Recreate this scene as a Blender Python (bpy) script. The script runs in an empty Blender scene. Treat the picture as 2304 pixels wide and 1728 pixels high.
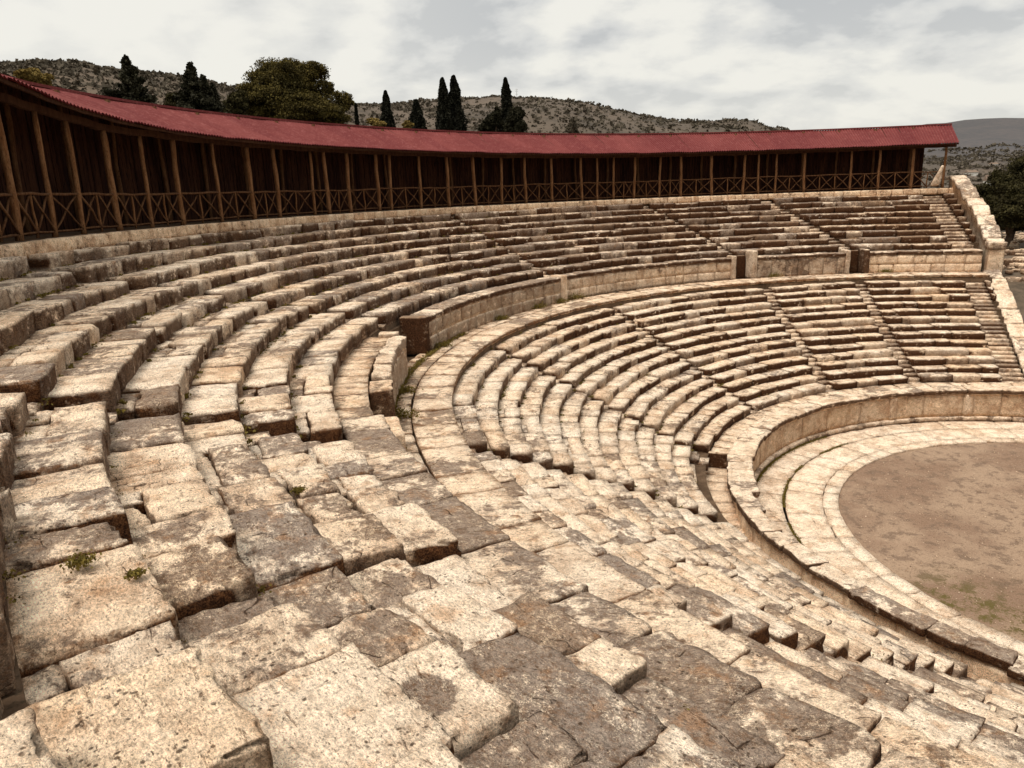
import bpy, math, random
import numpy as np
from mathutils import Matrix
PI = math.pi
SC = bpy.context.scene
COL = SC.collection
# ------------------------------------------------------------------ camera
F = 1679.0
PITCH, ROLL = math.radians(14.546), math.radians(1.958)
cd = bpy.data.cameras.new('camera'); cam = bpy.data.objects.new('camera', cd); COL.objects.link(cam)
cd.sensor_width = 36.0; cd.lens = F / 2304 * 36; cd.clip_start = 0.05; cd.clip_end = 30000
c_, s_ = math.cos(ROLL), math.sin(ROLL)
Rt = np.array([1., 0, 0]); Up = np.array([0, math.sin(PITCH), math.cos(PITCH)]); Fw = np.array([0, math.cos(PITCH), -math.sin(PITCH)])
CX_, CY_ = c_ * Rt - s_ * Up, s_ * Rt + c_ * Up
cam.matrix_world = Matrix(((CX_[0], CY_[0], -Fw[0], 0), (CX_[1], CY_[1], -Fw[1], 0), (CX_[2], CY_[2], -Fw[2], 0), (0, 0, 0, 1)))
SC.camera = cam
CX, CY = 23.476, 24.739            # centre of the orchestra circle (z = 0 is eye level)


def ray(x, y):
    d = Fw + CX_ * (x - 1152) / F - CY_ * (y - 864) / F
    return d / np.linalg.norm(d)


def far_at(x, y, D):
    """survey point: the direction of a sighting and a horizontal distance"""
    d = ray(x, y); h = math.hypot(d[0], d[1])
    return d * D / h


def P(az, r, z=0.0):
    a = math.radians(az)
    return np.array([CX + r * math.cos(a), CY + r * math.sin(a), z])


# ------------------------------------------------------------------ noise
def _h(ix, iy, iz, s):
    v = np.sin(ix * 127.1 + iy * 311.7 + iz * 74.7 + s * 17.13) * 43758.5453
    return v - np.floor(v)


def noise(p, s=0.0):
    i = np.floor(p); f = p - i; f = f * f * (3 - 2 * f)
    ix, iy, iz = i[:, 0], i[:, 1], i[:, 2]; fx, fy, fz = f[:, 0], f[:, 1], f[:, 2]
    def L(a, b, t): return a + (b - a) * t
    x00 = L(_h(ix, iy, iz, s), _h(ix + 1, iy, iz, s), fx); x10 = L(_h(ix, iy + 1, iz, s), _h(ix + 1, iy + 1, iz, s), fx)
    x01 = L(_h(ix, iy, iz + 1, s), _h(ix + 1, iy, iz + 1, s), fx); x11 = L(_h(ix, iy + 1, iz + 1, s), _h(ix + 1, iy + 1, iz + 1, s), fx)
    return L(L(x00, x10, fy), L(x01, x11, fy), fz) * 2 - 1


def fbm(p, s=0.0, o=3):
    t = 0; a = 1.0; n = 0
    for k in range(o):
        t = t + a * noise(p * (2 ** k), s + k * 3.7); n += a; a *= .5
    return t / n


def n3(p, s, o=2):
    return np.stack([fbm(p, s, o), fbm(p, s + 50, o), fbm(p, s + 90, o)], 1)


def sstep(a, b, x):
    t = np.clip((x - a) / (b - a), 0, 1); return t * t * (3 - 2 * t)


# ------------------------------------------------------------------ mesh helpers
class MB:
    def __init__(s): s.v = []; s.f = []; s.t = []; s.d = []; s.n = 0
    def add(s, v, f, tone=(.5, .5, .5, .5), dirt=None):
        v = np.asarray(v, float); s.v.append(v); s.f.append(np.asarray(f, int) + s.n)
        s.t.append(np.tile(np.array(tone, float), (len(v), 1)) if np.ndim(tone) == 1 else np.asarray(tone, float))
        s.d.append(np.zeros(len(v)) if dirt is None else dirt); s.n += len(v)
    def build(s, name, m, parent=None, smooth=True, origin=None):
        v = np.concatenate(s.v); 
        if origin is not None: v = v - np.asarray(origin)
        fs = {}
        for a in s.f: fs.setdefault(a.shape[1], []).append(a)
        me = bpy.data.meshes.new(name)
        lv = []; ls = []; tot = 0
        for k, al in fs.items():
            a = np.concatenate(al); lv.append(a.ravel()); ls.append(np.arange(len(a)) * k + tot); tot += a.size
        lv = np.concatenate(lv); ls = np.concatenate(ls)
        me.vertices.add(len(v)); me.vertices.foreach_set('co', v.astype(np.float32).ravel())
        me.loops.add(len(lv)); me.loops.foreach_set('vertex_index', lv.astype(np.int32))
        me.polygons.add(len(ls)); me.polygons.foreach_set('loop_start', ls.astype(np.int32))
        me.update(calc_edges=True); me.validate()
        me.polygons.foreach_set('use_smooth', np.full(len(me.polygons), smooth))
        if len(me.vertices) == len(v):
            a = me.attributes.new('tone', 'FLOAT_COLOR', 'POINT'); a.data.foreach_set('color', np.concatenate(s.t).astype(np.float32).ravel())
            a = me.attributes.new('dirt', 'FLOAT', 'POINT'); a.data.foreach_set('value', np.concatenate(s.d).astype(np.float32))
        me.materials.append(m)
        o = bpy.data.objects.new(name, me); COL.objects.link(o)
        if origin is not None: o.location = origin
        if parent is not None:
            o.parent = parent
            if origin is not None: o.location = np.asarray(origin) - np.array(parent.location)
            else: o.location = -np.array(parent.location)
        return o


def tag(o, label=None, cat=None, group=None, kind=None):
    if label: o['label'] = label
    if cat: o['category'] = cat
    if group: o['group'] = group
    if kind: o['kind'] = kind
    return o


def empty(name, loc, label, cat, group=None):
    o = bpy.data.objects.new(name, None); COL.objects.link(o); o.location = [float(q) for q in loc]; o.empty_display_size = .2
    return tag(o, label, cat, group)


_cache = {}
def boxgrid(nu, nv, nw):
    k = (nu, nv, nw)
    if k in _cache: return _cache[k]
    ids = {}; V = []
    def vid(i, j, l):
        q = (i, j, l)
        if q not in ids: ids[q] = len(V); V.append((2 * i / nu - 1, 2 * j / nv - 1, 2 * l / nw - 1))
        return ids[q]
    Q = []
    for i in range(nu):
        for j in range(nv):
            Q.append((vid(i, j, nw), vid(i + 1, j, nw), vid(i + 1, j + 1, nw), vid(i, j + 1, nw)))
            Q.append((vid(i, j, 0), vid(i, j + 1, 0), vid(i + 1, j + 1, 0), vid(i + 1, j, 0)))
    for i in range(nu):
        for l in range(nw):
            Q.append((vid(i, 0, l), vid(i + 1, 0, l), vid(i + 1, 0, l + 1), vid(i, 0, l + 1)))
            Q.append((vid(i, nv, l), vid(i, nv, l + 1), vid(i + 1, nv, l + 1), vid(i + 1, nv, l)))
    for j in range(nv):
        for l in range(nw):
            Q.append((vid(0, j, l), vid(0, j, l + 1), vid(0, j + 1, l + 1), vid(0, j + 1, l)))
            Q.append((vid(nu, j, l), vid(nu, j + 1, l), vid(nu, j + 1, l + 1), vid(nu, j, l + 1)))
    _cache[k] = (np.array(V), np.array(Q)); return _cache[k]


def stone(hx, hy, hz, res, rng, rough=1.0, rnd=.045, skew=.03, taper=0.0, chip=1.0, maxn=30):
    """rough rounded ashlar; local x along, y depth, z up; centred; returns verts, quads"""
    q = lambda h, lo: int(min(maxn, max(lo, round(2 * h / res))))
    nu, nv, nw = q(hx, 3), q(hy, 2), q(hz, 2)
    U, Q = boxgrid(nu, nv, nw)
    s = rng.random() * 500
    H = np.array([hx, hy, hz])
    # denser near the rims
    U = np.sign(U) * np.abs(U) ** (.8 if res < .2 else .9)
    p = U * H
    rr = rnd * (1 + 1.6 * fbm(p * 3.3, s, 2))
    rr = np.clip(rr, .01, .8 * min(H))[:, None]
    inner = np.clip(p, -(H - rr), H - rr); d = p - inner
    L = np.linalg.norm(d, axis=1)[:, None]
    p = inner + rr * d / np.maximum(L, 1e-6) * (L > 1e-6)
    edge = ((np.abs(d) > rr * .3).sum(1) > 1).astype(float)
    # broken rims
    c = (np.clip(fbm(p * 2.6, s + 7, 2) - .14, 0, 1) * .17 + np.clip(fbm(p * 8.0, s + 9, 2) - .12, 0, 1) * .09) * chip
    p -= (np.sign(p) * edge[:, None]) * c[:, None] * np.array([1, 1, .6])
    sides = sstep(.2, .9, np.maximum(np.abs(U[:, 0]), np.abs(U[:, 1])))
    p += n3(p * 1.3, s + 11, 2) * np.array([.02, .035, .016]) * rough
    p += n3(p * 6, s + 23, 2) * np.array([.014, .018, .010]) * rough * (.4 + 1.1 * sides[:, None])
    if res < .07: p += n3(p * 17, s + 31, 2) * .006 * rough
    # skewed plan
    k = [(rng.random() * 2 - 1) * skew for _ in range(8)]
    a, b = U[:, 0], U[:, 1]
    w = [(1 - a) * (1 - b) / 4, (1 + a) * (1 - b) / 4, (1 + a) * (1 + b) / 4, (1 - a) * (1 + b) / 4]
    p[:, 0] += sum(w[i] * k[i] for i in range(4)) + a * b * taper
    p[:, 1] += sum(w[i] * k[4 + i] for i in range(4)) * 1.0
    return p, Q


# ------------------------------------------------------------------ node helpers
def newmat(name):
    m = bpy.data.materials.new(name); m.use_nodes = True; nt = m.node_tree; nt.nodes.clear()
    out = nt.nodes.new('ShaderNodeOutputMaterial'); b = nt.nodes.new('ShaderNodeBsdfPrincipled')
    b.inputs['Roughness'].default_value = .9; b.inputs['Specular IOR Level'].default_value = .15
    nt.links.new(b.outputs[0], out.inputs[0]); return m, nt, b
class G:
    def __init__(s, nt): s.nt = nt
    def n(s, t, **k):
        x = s.nt.nodes.new(t)
        for a, b in k.items(): setattr(x, a, b)
        return x
    def put(s, sock, v):
        if isinstance(v, bpy.types.NodeSocket): s.nt.links.new(v, sock)
        elif v is not None:
            if sock.type == 'RGBA' and np.ndim(v) == 0: v = (v, v, v, 1)
            elif sock.type == 'RGBA' and len(v) == 3: v = (*v, 1)
            sock.default_value = v
    def noise(s, co, scale, detail=5, rough=.55, dist=0):
        x = s.n('ShaderNodeTexNoise'); s.put(x.inputs['Vector'], co); x.inputs['Scale'].default_value = scale
        x.inputs['Detail'].default_value = detail; x.inputs['Roughness'].default_value = rough; x.inputs['Distortion'].default_value = dist
        return x.outputs['Fac']
    def vor(s, co, scale, feature='F1', out='Distance'):
        x = s.n('ShaderNodeTexVoronoi', feature=feature); s.put(x.inputs['Vector'], co); x.inputs['Scale'].default_value = scale; return x.outputs[out]
    def math(s, op, a, b=None, c=None, clamp=False):
        x = s.n('ShaderNodeMath', operation=op, use_clamp=clamp); s.put(x.inputs[0], a)
        if b is not None: s.put(x.inputs[1], b)
        if c is not None: s.put(x.inputs[2], c)
        return x.outputs[0]
    def vm(s, op, a, b=None):
        x = s.n('ShaderNodeVectorMath', operation=op); s.put(x.inputs[0], a)
        if b is not None: s.put(x.inputs[1], b)
        return x.outputs[0]
    def ss(s, v, a, b):
        x = s.n('ShaderNodeMapRange', interpolation_type='SMOOTHSTEP'); s.put(x.inputs['Value'], v); s.put(x.inputs['From Min'], a); s.put(x.inputs['From Max'], b); return x.outputs[0]
    def mix(s, f, a, b, mode='MIX'):
        x = s.n('ShaderNodeMix', data_type='RGBA', blend_type=mode); s.put(x.inputs[0], f); s.put(x.inputs[6], a); s.put(x.inputs[7], b); return x.outputs[2]
    def attr(s, name, out='Color'):
        x = s.n('ShaderNodeAttribute', attribute_name=name); return x.outputs[out]
    def sep(s, c):
        x = s.n('ShaderNodeSeparateColor'); s.put(x.inputs[0], c); return x.outputs
    def sepv(s, c):
        x = s.n('ShaderNodeSeparateXYZ'); s.put(x.inputs[0], c); return x.outputs
    def comb(s, a, b, c):
        x = s.n('ShaderNodeCombineXYZ'); s.put(x.inputs[0], a); s.put(x.inputs[1], b); s.put(x.inputs[2], c); return x.outputs[0]
    def bump(s, h, st, dist, nrm=None):
        x = s.n('ShaderNodeBump'); x.inputs['Strength'].default_value = st; x.inputs['Distance'].default_value = dist; s.put(x.inputs['Height'], h)
        if nrm is not None: s.put(x.inputs['Normal'], nrm)
        return x.outputs[0]


def stone_material():
    m, nt, b = newmat('weathered_limestone'); g = G(nt)
    co0 = g.n('ShaderNodeTexCoord').outputs['Object']
    ta = g.n('ShaderNodeAttribute', attribute_name='tone'); tone = g.sep(ta.outputs['Color']); seed = ta.outputs['Alpha']
    T, W, D = tone[0], tone[1], tone[2]
    wp = g.n('ShaderNodeNewGeometry').outputs['Position']           # lichen and stains run on across the joints
    wn = g.noise(wp, .75, 6, .65); wn2 = g.noise(g.vm('ADD', wp, (40, 7, 3)), 2.3, 6, .7)
    T = g.math('ADD', T, g.math('ADD', g.math('MULTIPLY', g.math('SUBTRACT', .5, wn), 1.7), g.math('MULTIPLY', g.math('SUBTRACT', .5, wn2), 1.3)))
    T = g.math('MAXIMUM', T, 0.0)
    W = g.math('ADD', W, g.math('MULTIPLY', g.math('SUBTRACT', g.noise(wp, .4, 4, .6), .5), 1.4), clamp=True)
    dirt = g.attr('dirt', 'Fac')
    co = g.vm('ADD', co0, g.comb(g.math('MULTIPLY', seed, 137.), g.math('MULTIPLY', seed, 61.), g.math('MULTIPLY', seed, 29.)))
    warp = g.n('ShaderNodeTexNoise'); g.put(warp.inputs['Vector'], co); warp.inputs['Scale'].default_value = 2.6; warp.inputs['Detail'].default_value = 2
    cow = g.vm('ADD', co, g.vm('MULTIPLY', g.vm('SUBTRACT', warp.outputs['Color'], (.5, .5, .5)), (.22, .22, .15)))
    cs = g.vm('MULTIPLY', co, (1.0, 1.9, 1.9))          # bedding of the stone runs along the block
    big = g.noise(cow, 1.4, 4, .55)
    med = g.noise(g.vm('MULTIPLY', cow, (1., 1.6, 1.6)), 4.6, 9, .74)
    fine = g.noise(cs, 26, 6, .78)
    grain = g.noise(co, 95, 4, .75)
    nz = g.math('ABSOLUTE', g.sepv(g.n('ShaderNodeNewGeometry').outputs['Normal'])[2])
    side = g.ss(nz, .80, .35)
    pale = g.mix(W, (.93, .89, .82), (.91, .80, .66))
    pale = g.mix(g.ss(big, .40, .66), pale, g.mix(W, (.68, .61, .53), (.69, .545, .42)))
    grey = g.mix(W, (.40, .365, .34), (.38, .31, .25))
    thr = g.math('MULTIPLY_ADD', T, .50, .24)
    mm = g.math('ADD', g.math('MULTIPLY', big, .45), g.math('MULTIPLY', med, .55))
    patch = g.ss(mm, g.math('SUBTRACT', thr, .05), g.math('ADD', thr, .05))
    col = g.mix(patch, pale, grey)
    # crusts, then pale lichen flecks and small dark pits
    mot = g.math('MULTIPLY', g.ss(g.math('ADD', g.math('MULTIPLY', med, .5), g.math('MULTIPLY', fine, .5)), .49, .58), g.math('MULTIPLY_ADD', T, -.55, .80))
    col = g.mix(mot, col, (.14, .085, .052))
    lz = g.math('ADD', g.math('MULTIPLY', g.noise(g.vm('ADD', co, (9, 3, 1)), 13, 7, .8), .6), g.math('MULTIPLY', grain, .4))
    lich = g.math('MULTIPLY', g.ss(lz, .515, .565), g.math('MULTIPLY_ADD', g.ss(g.noise(g.vm('ADD', cow, (1, 9, 6)), 2.1, 4, .6), .42, .58), .75, .25))
    col = g.mix(g.math('MULTIPLY', lich, .78), col, g.mix(W, (.80, .76, .68), (.78, .68, .54)))
    spots = g.vor(g.vm('ADD', cow, (3, 8, 2)), 15)
    sp = g.math('MULTIPLY', g.ss(spots, .30, .17), g.ss(g.noise(co, 3.4, 3), .50, .60))
    col = g.mix(g.math('MULTIPLY', sp, .80), col, (.13, .105, .085))
    pit = g.ss(g.noise(g.vm('ADD', cs, (2, 7, 4)), 30, 5, .7), .60, .66)
    col = g.mix(g.math('MULTIPLY', pit, .75), col, (.09, .055, .035))
    blot = g.ss(g.noise(g.vm('ADD', co, (5, 5, 5)), 2.6, 5, .65), .54, .68)
    col = g.mix(g.math('MULTIPLY', blot, .34), col, (.50, .30, .155))
    gr = g.noise(g.vm('ADD', cow, (2, 4, 8)), 7.5, 8, .78)
    gr2 = g.noise(g.vm('MULTIPLY', co, (.55, 2.6, 3.2)), 9, 7, .75)
    col = g.mix(g.math('MULTIPLY', g.ss(gr, .50, .62), .55), col, g.mix(.5, col, (.23, .145, .085)))
    col = g.mix(g.math('MULTIPLY', g.ss(gr, .47, .36), g.math('MULTIPLY', T, .45)), col, (.93, .88, .79))
    col = g.mix(g.math('MULTIPLY', g.ss(gr2, .575, .64), .62), col, (.17, .105, .065))
    f2 = g.math('MULTIPLY_ADD', g.ss(fine, .32, .68), .78, .56)
    f3 = g.math('MULTIPLY_ADD', g.ss(grain, .28, .72), .55, .72)
    ff = g.math('MULTIPLY', f2, f3)
    col = g.mix(1.0, col, g.comb(ff, ff, ff), 'MULTIPLY')
    ck = g.vor(g.vm('MULTIPLY', g.vm('ADD', cow, g.vm('MULTIPLY', g.vm('SUBTRACT', g.n('ShaderNodeTexNoise').outputs['Color'], (.5, .5, .5)), (.0, .0, .0))), (.45, .9, .9)), 1.2, 'DISTANCE_TO_EDGE')
    crack = g.math('MULTIPLY', g.ss(ck, .007, .0015), g.math('MULTIPLY', g.ss(big, .52, .56), g.ss(med, .44, .52)))
    col = g.mix(g.math('MULTIPLY', crack, .75), col, (.07, .045, .03))
    # weathered dark risers, and block ends with stain and painted shade
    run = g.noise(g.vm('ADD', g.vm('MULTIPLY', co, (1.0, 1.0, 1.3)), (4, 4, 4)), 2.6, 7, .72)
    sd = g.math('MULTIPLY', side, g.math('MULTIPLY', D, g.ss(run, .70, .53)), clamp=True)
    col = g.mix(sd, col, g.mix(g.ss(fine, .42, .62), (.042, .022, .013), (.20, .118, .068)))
    # earth at the back of the treads; joints hold earth and painted crevice shade
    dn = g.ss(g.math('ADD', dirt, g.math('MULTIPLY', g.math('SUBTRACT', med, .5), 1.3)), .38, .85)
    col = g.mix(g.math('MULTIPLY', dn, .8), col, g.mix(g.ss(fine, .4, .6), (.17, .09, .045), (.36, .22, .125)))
    gm = g.n('ShaderNodeGamma'); g.put(gm.inputs[0], col); gm.inputs[1].default_value = 1.36
    col = g.mix(1.0, gm.outputs[0], (1.30, 1.155, 1.01), 'MULTIPLY')
    g.put(b.inputs['Base Color'], col)
    hgt = g.math('ADD', g.math('MULTIPLY', fine, .6), g.math('ADD', g.math('MULTIPLY', med, 1.2), g.math('MULTIPLY', g.math('ADD', sp, pit), -.22)))
    nb = g.bump(hgt, .9, .035); nb = g.bump(grain, .5, .006, nb)
    nb = g.bump(g.math('MULTIPLY', crack, -1.), .8, .02, nb)
    g.put(b.inputs['Normal'], nb); b.inputs['Roughness'].default_value = .95
    return m
STONE = stone_material()


def simple(name, cols, scale=3.0, rough=.9, bump=(.5, .03), stretch=(1, 1, 1), detail=6, lo=.35, hi=.65, coord='Object'):
    m, nt, b = newmat(name); g = G(nt)
    co = g.vm('MULTIPLY', g.n('ShaderNodeTexCoord').outputs[coord], stretch)
    n1 = g.noise(co, scale, detail, .6); n2 = g.noise(co, scale * 7, detail, .65)
    col = g.mix(g.ss(n1, lo, hi), cols[0], cols[1])
    if len(cols) > 2: col = g.mix(g.ss(n2, .48, .66), col, cols[2])
    f = g.math('MULTIPLY_ADD', n2, .7, .65); col = g.mix(1.0, col, g.comb(f, f, f), 'MULTIPLY')
    g.put(b.inputs['Base Color'], col); g.put(b.inputs['Normal'], g.bump(n2, bump[0], bump[1])); b.inputs['Roughness'].default_value = rough
    return m
EARTH = simple('bank_earth', [(.10, .06, .035), (.18, .115, .07), (.05, .035, .02)], 2.0)
WOOD = simple('old_timber', [(.15, .062, .022), (.27, .14, .065), (.05, .02, .009)], 3.0, stretch=(3, 3, .5), bump=(.8, .03))
WOODD = simple('dark_timber', [(.035, .012, .006), (.06, .026, .012)], 3.0, stretch=(2, 2, .4))
WOODM = simple('rail_timber', [(.085, .034, .013), (.15, .075, .034), (.03, .013, .006)], 3.0, stretch=(3, 3, .5))
BOARD = simple('dark_boards', [(.016, .004, .002), (.055, .020, .009), (.008, .002, .001)], 1.3, stretch=(2, 2, .25))  # very dark board colour carries the shade inside the gallery


def roof_material():
    m, nt, b = newmat('red_painted_roof'); g = G(nt)
    co = g.n('ShaderNodeTexCoord').outputs['Object']
    tone = g.sep(g.attr('tone'))
    n1 = g.noise(co, .5, 5, .6); n2 = g.noise(co, 9, 6, .7)
    col = g.mix(g.ss(n1, .35, .65), (.165, .034, .030), (.225, .055, .048))
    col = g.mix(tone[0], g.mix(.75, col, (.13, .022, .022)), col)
    col = g.mix(g.math('MULTIPLY', g.ss(n2, .52, .7), .45), col, (.44, .16, .14))
    rust = g.ss(g.noise(co, 2.2, 6, .7), .62, .72)
    col = g.mix(g.math('MULTIPLY', rust, .5), col, (.16, .045, .03))
    strk = g.noise(g.vm('MULTIPLY', co, (3, 3, 1.2)), 1.0, 8, .75); col = g.mix(g.math('MULTIPLY', g.ss(strk, .50, .66), .32), col, (.42, .16, .14))
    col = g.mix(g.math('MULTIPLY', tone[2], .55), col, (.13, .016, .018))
    g.put(b.inputs['Base Color'], col); b.inputs['Roughness'].default_value = .7; g.put(b.inputs['Normal'], g.bump(n2, .3, .02)); return m
ROOF = roof_material()


def dirt_floor():
    m, nt, b = newmat('orchestra_soil'); g = G(nt)
    co = g.n('ShaderNodeTexCoord').outputs['Object']
    n0 = g.noise(co, .28, 4, .6); n1 = g.noise(co, 1.6, 8, .7); n2 = g.noise(co, 16, 6, .75); n3_ = g.noise(co, 50, 3, .7)
    col = g.mix(g.ss(n0, .40, .60), (.285, .180, .118), (.42, .29, .195))
    col = g.mix(g.math('MULTIPLY', g.ss(n1, .50, .60), .75), col, (.19, .125, .085))
    col = g.mix(g.math('MULTIPLY', g.ss(n2, .53, .61), .7), col, (.135, .085, .05))
    col = g.mix(g.math('MULTIPLY', g.ss(n3_, .57, .66), .65), col, (.55, .44, .34))
    gm = g.math('MULTIPLY', g.attr('dirt', 'Fac'), g.ss(g.math('ADD', g.math('MULTIPLY', n1, .6), g.math('MULTIPLY', n2, .4)), .46, .58))
    col = g.mix(gm, col, (.135, .105, .03))
    g.put(b.inputs['Base Color'], col); g.put(b.inputs['Normal'], g.bump(n2, .7, .05)); return m
SOIL = dirt_floor()


def scrub_material(name, a, bb, c, haze, hz):
    m, nt, b = newmat(name); g = G(nt)
    co = g.n('ShaderNodeTexCoord').outputs['Object']
    n0 = g.noise(co, .006, 6, .6); n1 = g.noise(co, .05, 8, .75); n2 = g.noise(co, .35, 5, .8)
    col = g.mix(g.ss(n0, .4, .6), a, bb)
    col = g.mix(g.math('MULTIPLY', g.ss(n1, .5, .60), .85), col, c)
    col = g.mix(g.math('MULTIPLY', g.ss(n2, .52, .62), .7), col, c)
    col = g.mix(g.attr('dirt', 'Fac'), col, g.mix(.55, col, haze)) if hz else col  # distance haze painted into the hill colour
    g.put(b.inputs['Base Color'], col); return m
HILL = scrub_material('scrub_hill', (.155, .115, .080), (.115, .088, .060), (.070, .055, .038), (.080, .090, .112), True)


def leaf_material(name, c1, c2, c3):
    m, nt, b = newmat(name); g = G(nt)
    co = g.n('ShaderNodeTexCoord').outputs['Object']; t = g.sep(g.attr('tone'))
    col = g.mix(t[0], c1, c2); col = g.mix(g.ss(g.noise(co, .8, 3), .5, .65), col, c3)
    g.put(b.inputs['Base Color'], col); b.inputs['Roughness'].default_value = .8
    return m
L_DARK = leaf_material('conifer_needles', (.010, .010, .005), (.040, .036, .018), (.022, .020, .010))
L_CYP = leaf_material('cypress_leaves', (.007, .008, .005), (.030, .028, .015), (.015, .015, .009))
L_PINE = leaf_material('pine_needles', (.010, .008, .003), (.125, .095, .022), (.045, .036, .009))
L_YEL = leaf_material('autumn_leaves', (.12, .085, .025), (.30, .21, .06), (.20, .14, .04))
L_WOOD = leaf_material('woodland_leaves', (.012, .011, .004), (.060, .050, .016), (.035, .028, .010))
L_FAR = leaf_material('far_leaves', (.085, .070, .050), (.135, .112, .078), (.108, .088, .062))
BARK = simple('bark', [(.05, .03, .02), (.10, .07, .045)], 4.0)
MOSS = leaf_material('moss', (.085, .060, .012), (.24, .18, .04), (.14, .10, .02))

# ------------------------------------------------------------------ theatre profile
def upr(n): return 37.56 - .974 * n          # upper rows 1..9, 10 = wall coping
def upz(n): return -.925 - .4055 * n
def lor(n): return 25.44 - .72 * n           # walkway edge is n = 0, rows 1..13
def loz(n): return -6.38 - .355 * n
AZ0, AZ1 = 71.4, 246.0
ZO, RO, RPW = -13.063, 10.79, 14.27


def interp(tab, x): return float(np.interp(x, [t[0] for t in tab], [t[1] for t in tab]))
# stairways: azimuth as a function of radius, half width, section
DROP = {'U': [(28, 211.5), (30.2, 213.8), (33, 217.2), (37, 220)], 'L': [(16, 219), (24, 215.5), (27, 212)]}
UST = [('A', [(28.4, 201), (30.4, 201.6), (32, 203), (37, 206)], .36), ('C', [(28, 169), (32, 178), (36, 186)], .36),
       ('D', [(28, 137), (37, 137)], .36), ('M', [(28, 105), (37, 110)], .36), ('E', [(28, 88), (37, 94)], .55), ('R', [(27, 73.2), (38, 74.2)], .75)]
LST = [('B', [(16, 219), (24, 215.5), (27, 212)], .40), ('A', [(16, 187), (20, 187.5), (25, 192.5)], .40), ('N', [(16, 162), (26, 162.3)], .34), ('Q', [(16, 134), (26, 134)], .34),
       ('F', [(16, 111.5), (19, 108.5), (26, 104.5)], .40), ('G', [(14, 92.5), (26, 89.7)], .40), ('R', [(14, 73.4), (27, 73.6)], .62)]

SPEC = []   # particular slabs, filled below: (section, n, az, dict)


def tone_for(rng, az, sec, dist, n=0):
    """tone, warmth, riser darkness, seed"""
    u = rng.random()
    if dist < 22: T = .25 + .35 * rng.random() if u < .36 else (.55 + .3 * rng.random() if u < .72 else .9 + .3 * rng.random())
    else: T = .42 + .5 * rng.random() + (.15 if sec == 'L' else 0)
    if sec == 'U' and az < 168: T -= .26
    W = min(1, max(0, .02 + .62 * rng.random()))
    if az < 82 and rng.random() < .5: W = .95
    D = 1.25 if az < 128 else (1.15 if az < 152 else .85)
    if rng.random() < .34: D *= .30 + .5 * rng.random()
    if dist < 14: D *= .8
    return (T, W, D, rng.random())


def block_piece(sec, name, parent, rng, o, am, rm, r_edge, d, back, h, hx0, hx, hy, ox, oy, hz, jz, res, dist, near, sp, n):
    p, Q = stone(hx * (rm / r_edge), hy, hz, res, rng, rough=(1.15 if near else .9) * (.6 if sec == 'L' else 1), rnd=(.022 if dist < 12 else .018),
                 skew=(.065 if dist < 12 else .035 if near else .015) * min(1, hx / .5) * (.6 if sec == 'L' else 1), taper=hx * .5 * (d / r_edge), chip=(1.25 if near else .7) * (.55 if sec == 'L' else 1), maxn=34)
    tz = [(rng.random() - .5) * (.05 if near else .02) for _ in range(2)]
    p[:, 2] += p[:, 0] * tz[0] + p[:, 1] * tz[1] - hz + jz + sp.get('dz', 0)
    lx, ly = np.abs(p[:, 0]) / (hx * rm / r_edge), p[:, 1].copy()
    p[:, 0] += ox; p[:, 1] += oy
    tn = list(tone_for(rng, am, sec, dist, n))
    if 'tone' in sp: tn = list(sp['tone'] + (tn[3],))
    T0 = (d + back) / 2
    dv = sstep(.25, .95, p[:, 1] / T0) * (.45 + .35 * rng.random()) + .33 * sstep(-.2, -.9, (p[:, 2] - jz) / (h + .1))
    if near: dv = np.maximum(dv, .55 * sstep(.93, 1.0, np.maximum(lx, np.where(ly > 0, np.abs(ly) / hy, 0))))  # joint rims darkened: earth together with painted crevice shade
    ta = np.tile(np.array(tn), (len(p), 1))
    ta[:, 2] = np.maximum(ta[:, 2], (1.3 if dist > 7 else 1.1) * sstep(.96, .995, lx) * (p[:, 2] < jz - .05))  # end faces darkened: stain plus shade put into the colour
    if 'hollow' in sp:
        g = np.exp(-((p[:, 0] / (hx * .55)) ** 2 + ((p[:, 1] + .05) / (hy * .5)) ** 2))
        p[:, 2] -= g * .045 * (p[:, 2] > -.1); gg = np.where(p[:, 2] > -.12 + jz, sstep(.25, .95, g + .30 * fbm(p * 4, 3.3, 3)), 0); dv = np.maximum(dv * .3, gg * .42); ta[:, 0] -= gg * 1.5; ta[:, 1] = .3
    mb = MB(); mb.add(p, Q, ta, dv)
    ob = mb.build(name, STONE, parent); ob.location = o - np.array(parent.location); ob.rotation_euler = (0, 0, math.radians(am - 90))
    if 'label' in sp: ob['label'] = sp['label']


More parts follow.
